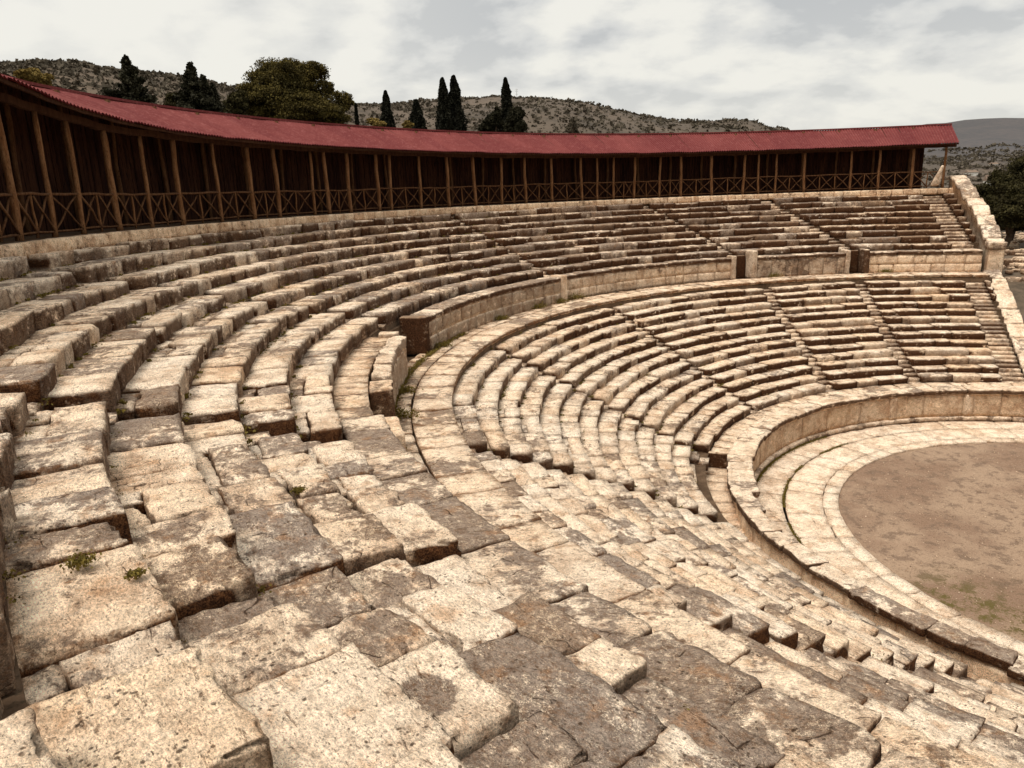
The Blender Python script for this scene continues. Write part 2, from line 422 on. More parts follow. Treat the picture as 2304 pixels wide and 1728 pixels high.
def make_row(sec, n, parent, rng, az_lo, az_hi, stairs, d, h, r_edge, z_top, back=.14, extra=None, avg=1.2, name='stone_block', gaps=()):
    cuts = []
    for (_, tab, hw) in stairs:
        a = interp(tab, r_edge + .3 * d); w = math.degrees(hw / r_edge); cuts.append((a - w, a + w))
    cuts += list(gaps)
    cuts.sort(); segs = []; cur = az_lo
    for a, b in cuts:
        if a > az_hi or b < az_lo: continue
        if a > cur: segs.append((cur, a))
        cur = max(cur, b)
    if cur < az_hi: segs.append((cur, az_hi))
    db = interp(DROP[sec], r_edge)
    segs = [q for (a, b) in segs for q in ([(a, db), (db, b)] if a < db < b else [(a, b)])]
    wob = rng.random() * 100
    for a, b in segs:
        L = math.radians(b - a) * r_edge
        k = max(1, round(L / (avg * (1.35 if (a + b) / 2 < 140 else 1.0)))); cutsx = np.cumsum([.55 + rng.random() ** 1.3 * 1.1 for _ in range(k)]); cutsx = np.concatenate([[0], cutsx / cutsx[-1]])
        for i in range(k):
            a0, a1 = a + (b - a) * cutsx[i], a + (b - a) * cutsx[i + 1]; am = (a0 + a1) / 2
            rm = r_edge + (d + back) / 2
            o = P(am, rm, z_top); dist = math.hypot(*o)
            jr = (rng.random() - .5) * (.10 if dist > 10 else .16); jz = (rng.random() - .5) * .05 + .03 * math.sin(am * .21 + wob)
            if rng.random() < .10: jz -= .05
            if rng.random() < .08 and dist < 26: jr += .06; jz += .04
            sp = {}
            if sec == 'U' and 0 <= a0 - db < 1.0: jz -= .06 + .13 * rng.random(); jr += .05
            if sec == 'L' and n == 13 and am > 158: jz -= .36; jr += .48
            for s in SPEC:
                if not sp and s[0] == sec and s[1] == n and a0 <= s[2] < a1: sp = s[3]
            res = .04 if dist < 6 else (.075 if dist < 11 else (.13 if dist < 20 else .26))
            gapw = .012 + rng.random() * .022 if dist < 30 else .006
            hx = math.radians(a1 - a0) * r_edge / 2 - gapw / 2; hz = (h + .12) / 2
            if hx < .08: continue
            pieces = [(0., 1., 0., 1., 0.)]
            if dist < 26 and 'tone' not in sp:
                q = rng.random() + (.24 if sec == 'L' and dist > 12 else 0)
                if q < .26: m_ = .5 + .22 * rng.random(); pieces = [(0., 1., 0., m_, 0.), (0., 1., m_ + .012, 1., -.012 - .03 * rng.random())]
                elif q < .46: m_ = .5 + .2 * rng.random(); k_ = .3 + .4 * rng.random(); pieces = [(0., 1., 0., m_, 0.), (0., k_ - .008, m_ + .012, 1., -.01 - .03 * rng.random()), (k_ + .008, 1., m_ + .012, 1., -.02 * rng.random())]
                elif q < .58 and hx > .45: k_ = .3 + .4 * rng.random(); pieces = [(0., k_ - .006, 0., 1., 0.), (k_ + .006, 1., 0., 1., -.03 * rng.random())]
            U0, D0 = 2 * hx, d + back - jr
            for (u0, u1, v0, v1, zo) in pieces:
                hxp, hyp = (u1 - u0) * hx, (v1 - v0) * D0 / 2
                block_piece(sec, name, parent, rng, o, am, rm, r_edge, d, back, h, hx, hxp, hyp, (u0 + u1 - 1) * hx, jr + (v0 + v1) * D0 / 2 - (d + back) / 2, hz, jz + zo, res, dist, dist < 20, sp, n)


def ringbank(levels, name, mat, label=None, a0=AZ0 - .3, a1=AZ1 + 2, seg=160, kind='structure'):
    """stepped sheet of revolution from (r, z) pairs"""
    A = np.linspace(a0, a1, seg); V = []; n = len(levels)
    for a in A:
        for r, z in levels: V.append(P(a, r, z))
    Q = [(i * n + j, i * n + j + 1, (i + 1) * n + j + 1, (i + 1) * n + j) for i in range(seg - 1) for j in range(n - 1)]
    V = np.array(V); V += n3(V * 2.0, 5.0, 2) * .02
    mb = MB(); mb.add(V, Q, (.4, .7, .5, .3), np.ones(len(V)))
    return tag(mb.build(name, mat, smooth=False), label, kind=kind)


ORD = ['first', 'second', 'third', 'fourth', 'fifth', 'sixth', 'seventh', 'eighth', 'ninth', 'tenth', 'eleventh', 'twelfth', 'thirteenth']


def in_row(n, r): return 0


# ---- earth core under the stones
lev = [(38.0, -1.25), (upr(1) + .98, -1.25)]
lev = [(41.5, -1.2), (37.1, -1.2)]
for n in range(1, 11):
    lev += [(upr(n) + 1.0, upz(n) - .50), (upr(n) + .03, upz(n) - .50)] if n < 10 else [(28.75, upz(10) - .3), (28.6, upz(10) - .3)]
lev += [(28.59, -6.62)]
for n in range(0, 14):
    r0 = 25.5 if n == 0 else lor(n) + .06
    dz_ = .2 if n == 0 else .44; lev += [(r0 if n == 0 else lor(n) + .75, loz(n) - dz_), (r0, loz(n) - dz_)]
lev += [(16.4, -12.3), (14.8, -12.3)]
ringbank(lev, 'earth_bank', EARTH)

# ---- particular slabs, located by sightings
def find(x, y, sec=None):
    d = ray(x, y); best = None
    if sec != 'L':
        for n in range(1, 11):
            t = upz(n) / d[2]; X = d * t
            r = math.hypot(X[0] - CX, X[1] - CY)
            if upr(n) <= r < upr(n) + .974: return 'U', n, math.degrees(math.atan2(X[1] - CY, X[0] - CX)) % 360, r
    for n in range(1, 14):
        t = loz(n) / d[2]; X = d * t; r = math.hypot(X[0] - CX, X[1] - CY)
        if lor(n) <= r < lor(n) + .72: return 'L', n, math.degrees(math.atan2(X[1] - CY, X[0] - CX)) % 360, r
    return None
for (x, y, dct) in [
    (930, 1480, dict(tone=(1.1, .95, .3), hollow=1, label='pale cream slab with a dark damp hollow worn in its top')),
    (200, 1580, dict(tone=(1.0, .75, .3), label='broad smooth tan slab')),
    (80, 1350, dict(tone=(.78, .5, .4))),
    (120, 1130, dict(tone=(.55, .1, .4))),
    (440, 1420, dict(tone=(.22, .3, .5))),
    (640, 1270, dict(tone=(.35, 0., .5), label='smooth blue-grey slab')),
    (780, 1380, dict(tone=(.18, .4, .5))),
    (1160, 1640, dict(tone=(.45, .3, .5))),
    (1330, 1560, dict(tone=(.16, .2, .5))),
    (740, 1590, dict(tone=(.98, .3, .3), label='cream white slab with a rounded corner')),
    (860, 1660, dict(tone=(.9, .4, .3))),
    (270, 1180, dict(tone=(.25, .4, .5))),
    (250, 1060, dict(tone=(.85, .4, .5))),
    (230, 990, dict(tone=(.5, .1, .5))),
    (50, 950, dict(tone=(1.0, .95, .5))),
    (1050, 1230, dict(tone=(.98, .3, .5))),
    (1600, 1420, dict(tone=(.95, .8, .5))),
    (1950, 1620, dict(tone=(.95, .1, .5))),
    (1400, 1250, dict(tone=(1., .2, .5))),
    (560, 830, dict(tone=(1., .9, .5))),
    (480, 830, dict(tone=(1., .95, .5)))]:
    q = find(x, y)
    if q: SPEC.append((q[0], q[1], q[2], dct))

# ---- upper rows
RNG = random.Random(7)
for n in range(1, 10):
    t = empty('seat_row', P(150, upr(n), upz(n)), '%s curved row of weathered stone seats below the roofed gallery' % ORD[n - 1], 'seat row', 'rows of stone seats')
    g = []
    make_row('U', n, t, RNG, AZ0 + .2, AZ1 - 2, UST, .974, .405, upr(n), upz(n), gaps=g, avg=1.15)
for n in range(1, 14):
    t = empty('seat_row', P(150, lor(n), loz(n)), '%s curved row of stone seats down from the middle walkway' % ORD[n - 1], 'seat row', 'rows of stone seats')
    make_row('L', n, t, RNG, AZ0 + .2, AZ1 - 2, LST, .72, .355, lor(n), loz(n), avg=1.12)

# ---- stairways
def stairs(tab, hw, rows, rf, zf, d, h, label, lift=0.):
    rise = h / 2 if lift == 0 else .09
    st = empty('stone_stairway', P(interp(tab, rf(rows[-1])), rf(rows[-1]), zf(rows[-1])), label, 'stairway', 'stairways between the seat blocks')
    for n in rows:
        for half in (0, 1):
            r0 = rf(n) + (d / 2 if half else -.02); zt = zf(n) - h * (1 - lift) + (rise if half else 0) + (RNG.random() - .5) * .02
            rm = r0 + d / 4 + .05; am = interp(tab, rm)
            hx = hw + .01
            o = P(am, rm, zt); dist = math.hypot(*o)
            res = .06 if dist < 10 else .14 if dist < 22 else .25
            p, Q = stone(hx, d / 4 + .06, h / 2, res, RNG, rough=.6, rnd=.025, skew=.01, chip=.4)
            p[:, 2] -= h / 2
            new = RNG.random() < (.55 if dist > 9 else .35)
            T = (1.0 if dist < 25 else .62) if new else .15 + .45 * RNG.random()
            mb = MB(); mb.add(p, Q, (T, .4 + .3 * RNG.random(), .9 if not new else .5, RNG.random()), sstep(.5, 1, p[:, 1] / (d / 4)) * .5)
            ob = mb.build('step', STONE, st); ob.location = o - np.array(st.location); ob.rotation_euler = (0, 0, math.radians(am - 90))
NM = {'B': 'nearest the camera viewpoint, worn steps', 'A': 'with pale new half steps', 'C': 'half buried', 'D': 'ending at the tall end of the walkway wall', 'M': '', 'E': '', 'R': '', 'N': '', 'Q': '', 'F': '', 'G': ''}
ULAB = {'B': 'worn stone stairway across the big slabs in the upper seating', 'A': 'worn upper stairway with pale half steps beside dark block ends',
        'C': 'narrow upper stairway leading down to the freestanding parapet', 'D': 'narrow upper stairway behind the tall pale end of the walkway wall',
        'M': 'narrow upper stairway leading down to the first recess in the walkway wall', 'E': 'wide rubble stairway of the upper seating above the square recess',
        'R': 'upper stairway running along the sloping end wall'}
LLAB = {'B': 'worn lower stairway with jagged dark block ends beside it', 'A': 'lower stairway with dark block ends on the inner curve of seats',
        'N': 'narrow lower stairway of dark notches cut across the seats', 'Q': 'narrow worn lower stairway where the seats bend',
        'F': 'lower stairway of thin pale steps, first before the end wall stairs but one', 'G': 'lower stairway of bright pale steps next before the end wall stairs',
        'R': 'lower stairway running along the sloping end wall'}
for k, tab, hw in UST: stairs(tab, hw, range(1, 10), upr, upz, .974, .4055, ULAB[k], .62 if k == 'B' else .0)
for k, tab, hw in LST: stairs(tab, hw, range(1, 14), lor, loz, .72, .355, LLAB[k])

# ---- walkway paving (the flat ring between the sections)
def paving(name, bands, a0, a1, z, rng, tones, joint=.02, kind='structure', res=.3, avg=1.3, amp=.012):
    mb = MB()
    for (r0, r1, av) in bands:
        L = math.radians(a1 - a0) * r0; k = max(2, round(L / av)); cu = np.cumsum([.6 + rng.random() for _ in range(k)]); cu = np.concatenate([[0], cu / cu[-1]])
        for i in range(k):
            b0, b1 = a0 + (a1 - a0) * cu[i], a0 + (a1 - a0) * cu[i + 1]; am = (b0 + b1) / 2; rm = (r0 + r1) / 2
            o = P(am, rm, z); dist = math.hypot(*o)
            hx = math.radians(b1 - b0) * rm / 2 - joint / 2; hy = (r1 - r0) / 2 - joint / 2
            p, Q = stone(hx, hy, .09, (.10 if dist < 14 else res), rng, rough=.5, rnd=.02, skew=.015, taper=hx * hy / rm, chip=.5)
            p[:, 2] += -.09 + (rng.random() - .5) * 2 * amp + p[:, 0] * (rng.random() - .5) * .02
            T, W, D = tones(rng, am, rm)
            dv = (.4 if name[:4] == 'orch' else .65) * np.maximum(sstep(.9, 1, np.abs(p[:, 0]) / hx), sstep(.92, 1, np.abs(p[:, 1]) / hy))
            a = math.radians(am - 90); c, s = math.cos(a), math.sin(a)
            sag = -(p[:, 0] ** 2) / (2 * rm); y = p[:, 1] + sag
            v = np.stack([p[:, 0] * c - y * s, p[:, 0] * s + y * c, p[:, 2]], 1) + o
            mb.add(v, Q, (T, W, D, rng.random()), dv)
    return tag(mb.build(name, STONE), kind=kind)
rp = random.Random(21)
def wt(rng, am, rm): return (min(1.1, .45 + .6 * rng.random()), .35 + .3 * rng.random(), .7)
paving('walkway_paving', [(25.44, 26.72, 1.5), (26.74, 27.22, 1.1)], AZ0, AZ1, loz(0), rp, wt)
paving('walkway_gutter', [(27.24, 27.9, .9)], AZ0, AZ1, loz(0) - .06, rp, lambda r, a, m: (.35 + .5 * r.random(), .8, .6), joint=.05)
ob = None
# passage behind the lower parapet
paving('passage_paving', [(15.15, 16.75, .9)], 158, AZ1, -12.05, rp, lambda r, a, m: (.5 + .5 * r.random(), .75, .5))
paving('passage_paving', [(15.15, 16.1, .9)], AZ0, 158, loz(13) - .34, rp, lambda r, a, m: (.5 + .5 * r.random(), .6, .8))
# orchestra paving
def ot(rng, am, rm): return (1.15 + .3 * rng.random() if rm < 13 else .85 + .4 * rng.random(), .15 + .25 * rng.random(), .3)
paving('orchestra_paving', [(RO, 11.42, 1.25), (11.43, 12.92, 1.7), (12.98, 14.22, 2.1)], 60, AZ1, ZO, rp, ot, joint=.012, amp=.004)
A = np.linspace(0, 360, 97); V = [P(0, 0, ZO - .10)]
rings = [2, 4, 6, 8, 9.5, 10.6, 11.2]
for r in rings:
    for a in A[:-1]: V.append(P(a, r, ZO - .10))
V = np.array(V); V[:, 2] += fbm(V * .8, 2, 3) * .035
FQ = [(1 + i * 96 + j, 1 + i * 96 + (j + 1) % 96, 1 + (i + 1) * 96 + (j + 1) % 96, 1 + (i + 1) * 96 + j) for i in range(len(rings) - 1) for j in range(96)]
rr_ = np.hypot(V[:, 0] - CX, V[:, 1] - CY); az_ = np.degrees(np.arctan2(V[:, 1] - CY, V[:, 0] - CX)) % 360
grs = sstep(7.6, 9.6, rr_) * sstep(185, 200, az_) * sstep(262, 235, az_)
mb = MB(); mb.add(V, FQ, dirt=grs)
mb.add(V[:97], [(0, 1 + j, 1 + (j + 1) % 96) for j in range(96)]); tag(mb.build('orchestra_ground', SOIL), kind='structure')

rg0 = np.random.default_rng(41); mb = MB(); q_ = []
for i in range(6500):
    r_ = 10.7 * math.sqrt(rg0.random()); a_ = rg0.random() * 360; c0 = P(a_, r_, ZO - .085); s_p = .008 + .022 * rg0.random() ** 3
    e_ = rg0.normal(size=(4, 3)) * .25 * s_p; b_ = np.array([[1, 0, 0], [-.6, .9, 0], [-.5, -.9, 0], [0, 0, .9]]) * s_p + e_ + c0
    b_[:, 2] += .0; mb.add(b_, [(0, 1, 3), (1, 2, 3), (2, 0, 3)], (.2 + .9 * rg0.random(), .6, .0, rg0.random()))
tag(mb.build('gravel', STONE, smooth=False), 'small loose gravel strewn over the orchestra floor', 'gravel', kind='stuff')

# ---- walls made of dressed blocks
def arc_box(mb, a0, a1, r0, r1, z0, z1, rng, tone, seg=1.2, rnd=.02, rough=.4, res=.25, dirt=0., courses=1, joint=.012, jit=.01, avg=1.3, dcol=None, skew=.0):
    hh = (z1 - z0) / courses
    for cidx in range(courses):
        L = math.radians(a1 - a0) * r0; k = max(1, round(L / avg)); cu = np.cumsum([.6 + rng.random() * .9 for _ in range(k)]); cu = np.concatenate([[0], cu / cu[-1]])
        for i in range(k):
            b0, b1 = a0 + (a1 - a0) * cu[i], a0 + (a1 - a0) * cu[i + 1]; am = (b0 + b1) / 2; rm = (r0 + r1) / 2
            hx = math.radians(b1 - b0) * rm / 2 - joint / 2; hy = (r1 - r0) / 2; hz = hh / 2 - joint / 2
            if hx < .02: continue
            p, Q = stone(hx, hy, hz, res, rng, rough=rough, rnd=rnd, skew=skew, taper=hx * hy / rm, chip=.3)
            T, W, D = tone(rng, am) if callable(tone) else tone
            y = p[:, 1] - (p[:, 0] ** 2) / (2 * rm) + (rng.random() - .5) * jit
            zc = z0 + (cidx + .5) * hh
            a = math.radians(am - 90); c, s = math.cos(a), math.sin(a)
            v = np.stack([p[:, 0] * c - y * s, p[:, 0] * s + y * c, p[:, 2] + zc], 1) + P(am, rm, 0)
            dv = dirt * np.ones(len(p)) if np.ndim(dirt) == 0 else dirt
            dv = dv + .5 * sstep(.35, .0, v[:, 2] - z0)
            mb.add(v, Q, (T, W, D, rng.random()), dv)


rw = random.Random(5)
o_ = empty('door_slab', P(157.9, 15.7, -11.9), 'brown block closing the head of the sunken passage behind the parapet', 'slab'); mb = MB(); arc_box(mb, 157.0, 158.0, 15.15, 16.4, -12.3, -11.38, random.Random(4), (.5, 1.0, 1.0), avg=9, res=.1); mb.build('slab_stone', STONE, o_, origin=P(157.9, 15.7, -11.9))
# lower parapet
par = empty('parapet_wall', P(150, 14.6, ZO), 'curved ashlar parapet wall with dark worn coping around the orchestra', 'wall')
par_k = lambda a: float(sstep(170, 186, a))
mb = MB(); arc_box(mb, AZ0 - 8, 170, 14.42, 15.12, ZO + .22, -11.62, rw, lambda r, a: (1.0, .62 + .3 * r.random() if a < 165 else .95, .30), avg=1.7, dirt=.12, res=.22)
a = 170.0
while a < AZ1:
    b = a + (2.5 if a < 188 else 6.2); k_ = par_k((a + b) / 2)
    arc_box(mb, a, b, 14.42 + .65 * k_, 15.12 + .38 * k_, ZO + .22, -11.62 + .34 * k_, rw, (1.5, 1.25, .0), avg=9, dirt=-.1, res=.2); a = b
mb.build('wall_face', STONE, par, origin=P(150, 14.6, ZO))
mb = MB(); arc_box(mb, AZ0 - 8, 186, 14.27, 15.0, ZO - .1, ZO + .22, rw, lambda r, a: (.7, .5, .4), avg=1.6, rnd=.05, dirt=.2); mb.build('base_moulding', STONE, par, origin=P(150, 14.6, ZO))
a = AZ0 - 8
while a < AZ1 - 1:
    w = (.8 + rw.random() * 1.3) / 14.7; b = a + math.degrees(w); k_ = par_k((a + b) / 2)
    mb = MB(); dz = (rw.random() - .5) * .06; near = a > 160
    tp = ((.5 if a < 203 else .12) + .55 * rw.random(), .25, .9 if a < 203 else 1.1) if near else (.55 + .5 * rw.random(), .4, .9)
    arc_box(mb, a, b, 14.22 + rw.random() * .07 + .74 * k_, 15.28 + rw.random() * .07 + .34 * k_, -11.60 + .33 * k_, -11.30 + dz + .29 * k_, rw, tp, avg=9, rnd=.05, rough=1.7, res=.08 if near else .16, dirt=0, skew=.05)
    mb.build('coping_stone', STONE, par, origin=P((a + b) / 2, 14.7, -11.4)); a = b
for pa in (157.5, 101.0, 84.0):
    mb = MB(); arc_box(mb, pa - .9, pa + .9, 14.33, 14.6, ZO + .24, -11.62, rw, (.9, .6, .3), avg=9, res=.15); mb.build('pilaster', STONE, par, origin=P(pa, 14.4, ZO))

# upper walkway wall: pieces
def wall_piece(a0, a1, r0, z1, label, thick=.75, courses=2, face=(.95, .55, .6), cap=True, name='retaining_wall', top_drop=0.0, capd=.30):
    w = empty(name, P((a0 + a1) / 2, r0, -6.5), label, 'wall', 'pieces of the wall behind the middle walkway')
    org = P((a0 + a1) / 2, r0, -6.5)
    mb = MB(); arc_box(mb, a0, a1, r0, r0 + thick, -6.5, z1 - capd, rw, lambda r, a: (face[0] - .35 * r.random() ** 2, face[1] + .2 * r.random(), face[2]), courses=courses, avg=1.0, res=.2, dirt=.1, jit=.02)
    mb.build('wall_face', STONE, w, origin=org)
    if cap:
        a = a0
        while a < a1 - .3:
            b = min(a1, a + math.degrees((.9 + rw.random()) / r0))
            mb = MB(); arc_box(mb, a, b, r0 - .10 + .05 * rw.random(), r0 + thick + .2, z1 - capd + .003, z1 + (rw.random() - .5) * .05, rw, (.2 + .4 * rw.random(), .3, .95), avg=9, rnd=.06, rough=1.3, res=.12 if a > 135 else .2)
            mb.build('coping_stone', STONE, w, origin=P((a + b) / 2, r0, z1)); a = b
    return w
wall_piece(71.4, 86.6, 27.8, -4.98, 'pale two course block wall piece at the end wall side of the walkway', courses=2, face=(1.15, .72, .1))
wall_piece(89.6, 103.2, 27.75, -4.98, 'grey stained wall piece between the two recesses', courses=1, face=(.75, .35, .45))
wall_piece(106.6, 136.6, 28.15, -4.98, 'long set back wall piece of cracked cream blocks', courses=2, face=(1.1, .6, .2))
wall_piece(137.9, 167.2, 27.55, -4.93, 'tall streaked wall piece with a bright pale end and mossy foot', courses=2, face=(1.0, .45, .5))
wall_piece(196.3, AZ1, 27.75, -4.98, 'low wall below the big slabs nearest the viewpoint', courses=2, face=(.7, .6, .5))
# bright end of the tall piece
w = empty('wall_pier', P(137.4, 27.5, -6.5), 'bright pale end pier of the tall streaked walkway wall', 'pier')
mb = MB(); arc_box(mb, 136.75, 137.85, 27.5, 28.35, -6.5, -4.86, rw, (1.2, .45, .1), avg=9, res=.12, rnd=.03); mb.build('pier_shaft', STONE, w, origin=P(137.4, 27.5, -6.5))
# recess jambs
def jamb(a, r0, r1, z1, label, tone=(.5, .3, .6), w=.5):
    o = empty('door_jamb', P(a, r0, -6.5), label, 'jamb', 'upright jambs beside the wall openings')
    mb = MB(); arc_box(mb, a - w, a + w, r0, r1, -6.5, z1, rw, tone, avg=9, res=.14, rnd=.03); mb.build('jamb_stone', STONE, o, origin=P(a, r0, -6.5))
jamb(103.55, 27.6, 28.75, -4.55, 'grey curved wing stone beside the dark passage opening', (.85, .3, .3), .32)
jamb(106.5, 27.9, 28.75, -4.85, 'grey jamb on the rubble side of the dark passage opening', (.8, .45, .4), .32)
jamb(89.45, 27.6, 28.75, -4.80, 'grey jamb of the square recess on the gallery curve side', (.7, .25, .4), .32)
jamb(86.75, 27.6, 28.75, -4.80, 'dark rough jamb of the square recess on the end wall side', (.3, .45, .9), .38)
for a_, b_, lb in ((104.0, 106.1, 'dark brown slab at the back of the narrow passage opening'), (87.2, 89.1, 'brown stone backing of the square recess')):
    o_ = empty('door_slab', P((a_ + b_) / 2, 28.6, -6.5), lb, 'slab'); mb = MB(); arc_box(mb, a_, b_, 28.5, 28.72, -6.5, -4.9, rw, (.0, .9, 1.5), avg=9, res=.15); mb.build('slab_stone', STONE, o_, origin=P((a_ + b_) / 2, 28.6, -6.5))  # added dark slabs stand for the shade inside the two wall openings
o_ = empty('wall_pier', P(167.6, 27.5, -6.5), 'dark brown end face of the tall streaked wall beside the doorway gap', 'pier')
mb = MB(); arc_box(mb, 167.25, 168.3, 27.5, 28.65, -6.5, -4.93, rw, (.25, .8, 1.1), avg=9, res=.1, rnd=.03, rough=1.2); mb.build('pier_shaft', STONE, o_, origin=P(167.6, 27.5, -6.5))
jamb(175.6, 27.65, 28.35, -4.86, 'tall pale upright at the start of the freestanding parapet', (.85, .4, .5), .5)

# freestanding parapet with rounded top
fp = empty('freestanding_parapet', P(178, 27.5, -6.5), 'freestanding curved parapet with rounded pale top beside the walkway', 'wall')
mb = MB(); arc_box(mb, 177.0, 188.4, 27.25, 27.72, -6.5, -5.3, rw, (.9, .45, .5), avg=1.3, res=.1, rough=1.2, dirt=.1); mb.build('wall_face', STONE, fp, origin=P(178, 27.5, -6.5))
a = 177.0
while a < 188.2:
    b = min(188.4, a + 2.85); k_ = (a - 177) / 11.4; mb = MB(); arc_box(mb, a, b, 27.20, 27.78, -5.29, -4.86 - .16 * k_ ** 2, rw, (.85, .25, .6), avg=9, rnd=.17, rough=1.4, res=.06)
    mb.build('coping_stone', STONE, fp, origin=P((a + b) / 2, 27.5, -5)); a = b
mb = MB(); arc_box(mb, 188.6, 191.0, 27.2, 27.85, -6.5, -5.1, rw, (.6, .8, .9), avg=9, rnd=.06, rough=1.4, res=.07); mb.build('end_stone', STONE, fp, origin=P(190, 27.5, -6.5))
sp_ = empty('stone_stump', P(194, 27.5, -6.5), 'smooth new cream stone block past the parapet end', 'block')
mb = MB(); arc_box(mb, 192.6, 195.9, 27.15, 27.85, -6.45, -5.62, rw, (1.4, .75, .0), avg=9, rnd=.03, rough=.4, res=.1); mb.build('block_body', STONE, sp_, origin=P(194, 27.5, -6.5))
paving('passage_paving', [(27.85, 28.85, .9)], 175.4, 196.2, -5.05, rp, lambda r, a, m: (.5 + .5 * r.random(), .7, .5))

# ---- end walls (sloping, stepped coping)
def slope_wall(az, pts, label, base, thick=.95, azf=None):
    w = empty('end_wall', P(az, pts[-1][0], pts[-1][1]), label, 'wall', 'sloping end walls of the seating')
    org = np.array(w.location)
    # masonry body
    mb = MB(); rr = random.Random(int(az * 10 + pts[0][0]))
    V = []; n = len(pts) * 6; R = np.linspace(pts[0][0], pts[-1][0], n)
    for r in R:
        z = np.interp(-r, [-q[0] for q in pts], [q[1] for q in pts]) - .18
        zb = base(r)
        aa = az if azf is None else azf(r)
        for k in range(5):
            zz = zb + (z - zb) * k / 4
            e = P(aa, r, zz); nrm = np.array([-math.sin(math.radians(aa)), math.cos(math.radians(aa)), 0])
            V += [e + nrm * thick / 2, e - nrm * thick / 2]
    V = np.array(V); V += n3(V * 1.6, 4, 2) * .03
    Q = []
    for i in range(n - 1):
        for k in range(4):
            for s in (0, 1):
                q = [i * 10 + k * 2 + s, (i + 1) * 10 + k * 2 + s, (i + 1) * 10 + (k + 1) * 2 + s, i * 10 + (k + 1) * 2 + s]; Q.append(q if s else q[::-1])
        Q.append([i * 10 + 8, (i + 1) * 10 + 8, (i + 1) * 10 + 9, i * 10 + 9])
    for i in (0, n - 1):
        for k in range(4): Q.append([i * 10 + k * 2, i * 10 + k * 2 + 1, i * 10 + k * 2 + 3, i * 10 + k * 2 + 2])
    mb.add(V, Q, (.8, .55, .4, .3), .15 * np.ones(len(V))); mb.build('wall_face', STONE, w, origin=org)
    # coping slabs
    r = pts[0][0]
    while r > pts[-1][0] + .2:
        L = 1.1 + rr.random() * .7; r2 = max(pts[-1][0], r - L)
        f = lambda q: np.interp(-q, [-t[0] for t in pts], [t[1] for t in pts])
        z0_, z1_ = f(r), f(r2); aa = az if azf is None else azf((r + r2) / 2)
        p, Q = stone(thick / 2 + .08, (r - r2) / 2 - .012, .12, .13, rr, rough=1.2, rnd=.05, skew=.03)
        sl = (z0_ - z1_) / (r - r2); p[:, 2] += p[:, 1] * sl - .1 + (rr.random() - .5) * .05
        mb = MB(); mb.add(p, Q, (.35 + .6 * rr.random(), .35, .4, rr.random())); ob = mb.build('coping_stone', STONE, w)
        ob.location = P(aa, (r + r2) / 2, (z0_ + z1_) / 2) - org; ob.rotation_euler = (0, 0, math.radians(aa - 90)); r = r2
    return w
azU = lambda r: float(np.interp(r, [28, 31, 36, 38], [69.7, 70.2, 71.1, 71.3]))
slope_wall(70.6, [(38.4, .0), (36.5, -.35), (33.9, -1.75), (33.0, -1.9), (28.4, -4.55), (28.0, -4.6)], 'upper sloping end wall with stepped pale coping slabs beside the gallery end', lambda r: -7.0, azf=azU)
azL = lambda r: float(np.interp(r, [14, 20, 27], [68.4, 69.2, 70.6]))
slope_wall(69.8, [(27.2, -6.25), (26.2, -6.6), (24.0, -7.75), (20.0, -9.9), (15.0, -12.2)], 'lower sloping end wall with worn coping slabs dropping to the orchestra', lambda r: -13.2, azf=azL)
pl = empty('wall_pier', P(69.9, 27.85, -6.5), 'square cream pier closing the lower end of the upper sloping wall', 'pier')
mb = MB(); arc_box(mb, 68.9, 70.8, 27.6, 28.6, -6.9, -4.95, rw, (1.1, .8, .15), avg=9, res=.15); mb.build('pier_shaft', STONE, pl, origin=P(69.9, 27.85, -6.5))
mb = MB(); arc_box(mb, 68.7, 71.0, 27.5, 28.7, -4.945, -4.45, rw, (.4, .35, .4), avg=9, res=.15, rnd=.06); mb.build('cap_stone', STONE, pl, origin=P(69.9, 27.85, -6.5))

# ------------------------------------------------------------------ gallery
RP, ZF = 37.64, -.918
EV = [(60, 2.42), (118, 2.44), (134, 2.53), (150, 2.60), (165, 2.66), (171, 2.73), (176.6, 2.87), (182, 3.15), (185, 3.36), (192, 3.8), (205, 4.3)]
BM = [(60, 2.14), (100, 2.12), (122, 2.17), (140, 2.27), (150, 2.34), (165, 2.42), (175.4, 2.5), (178.7, 2.66), (181, 2.8), (190, 3.1), (205, 3.4)]
RD = [(60, 3.92), (82, 3.95), (103, 3.98), (121, 4.0), (145, 4.08), (168, 4.08), (176, 4.1), (184, 4.4), (205, 5.2)]
RE, RR = 36.8, 40.0
GAZ0, GAZ1 = 71.9, 200.0
gal = empty('roofed_gallery', P(135, RP, ZF), 'long curved timber gallery with red corrugated roof above the seats', 'gallery')
gorg = np.array(gal.location)
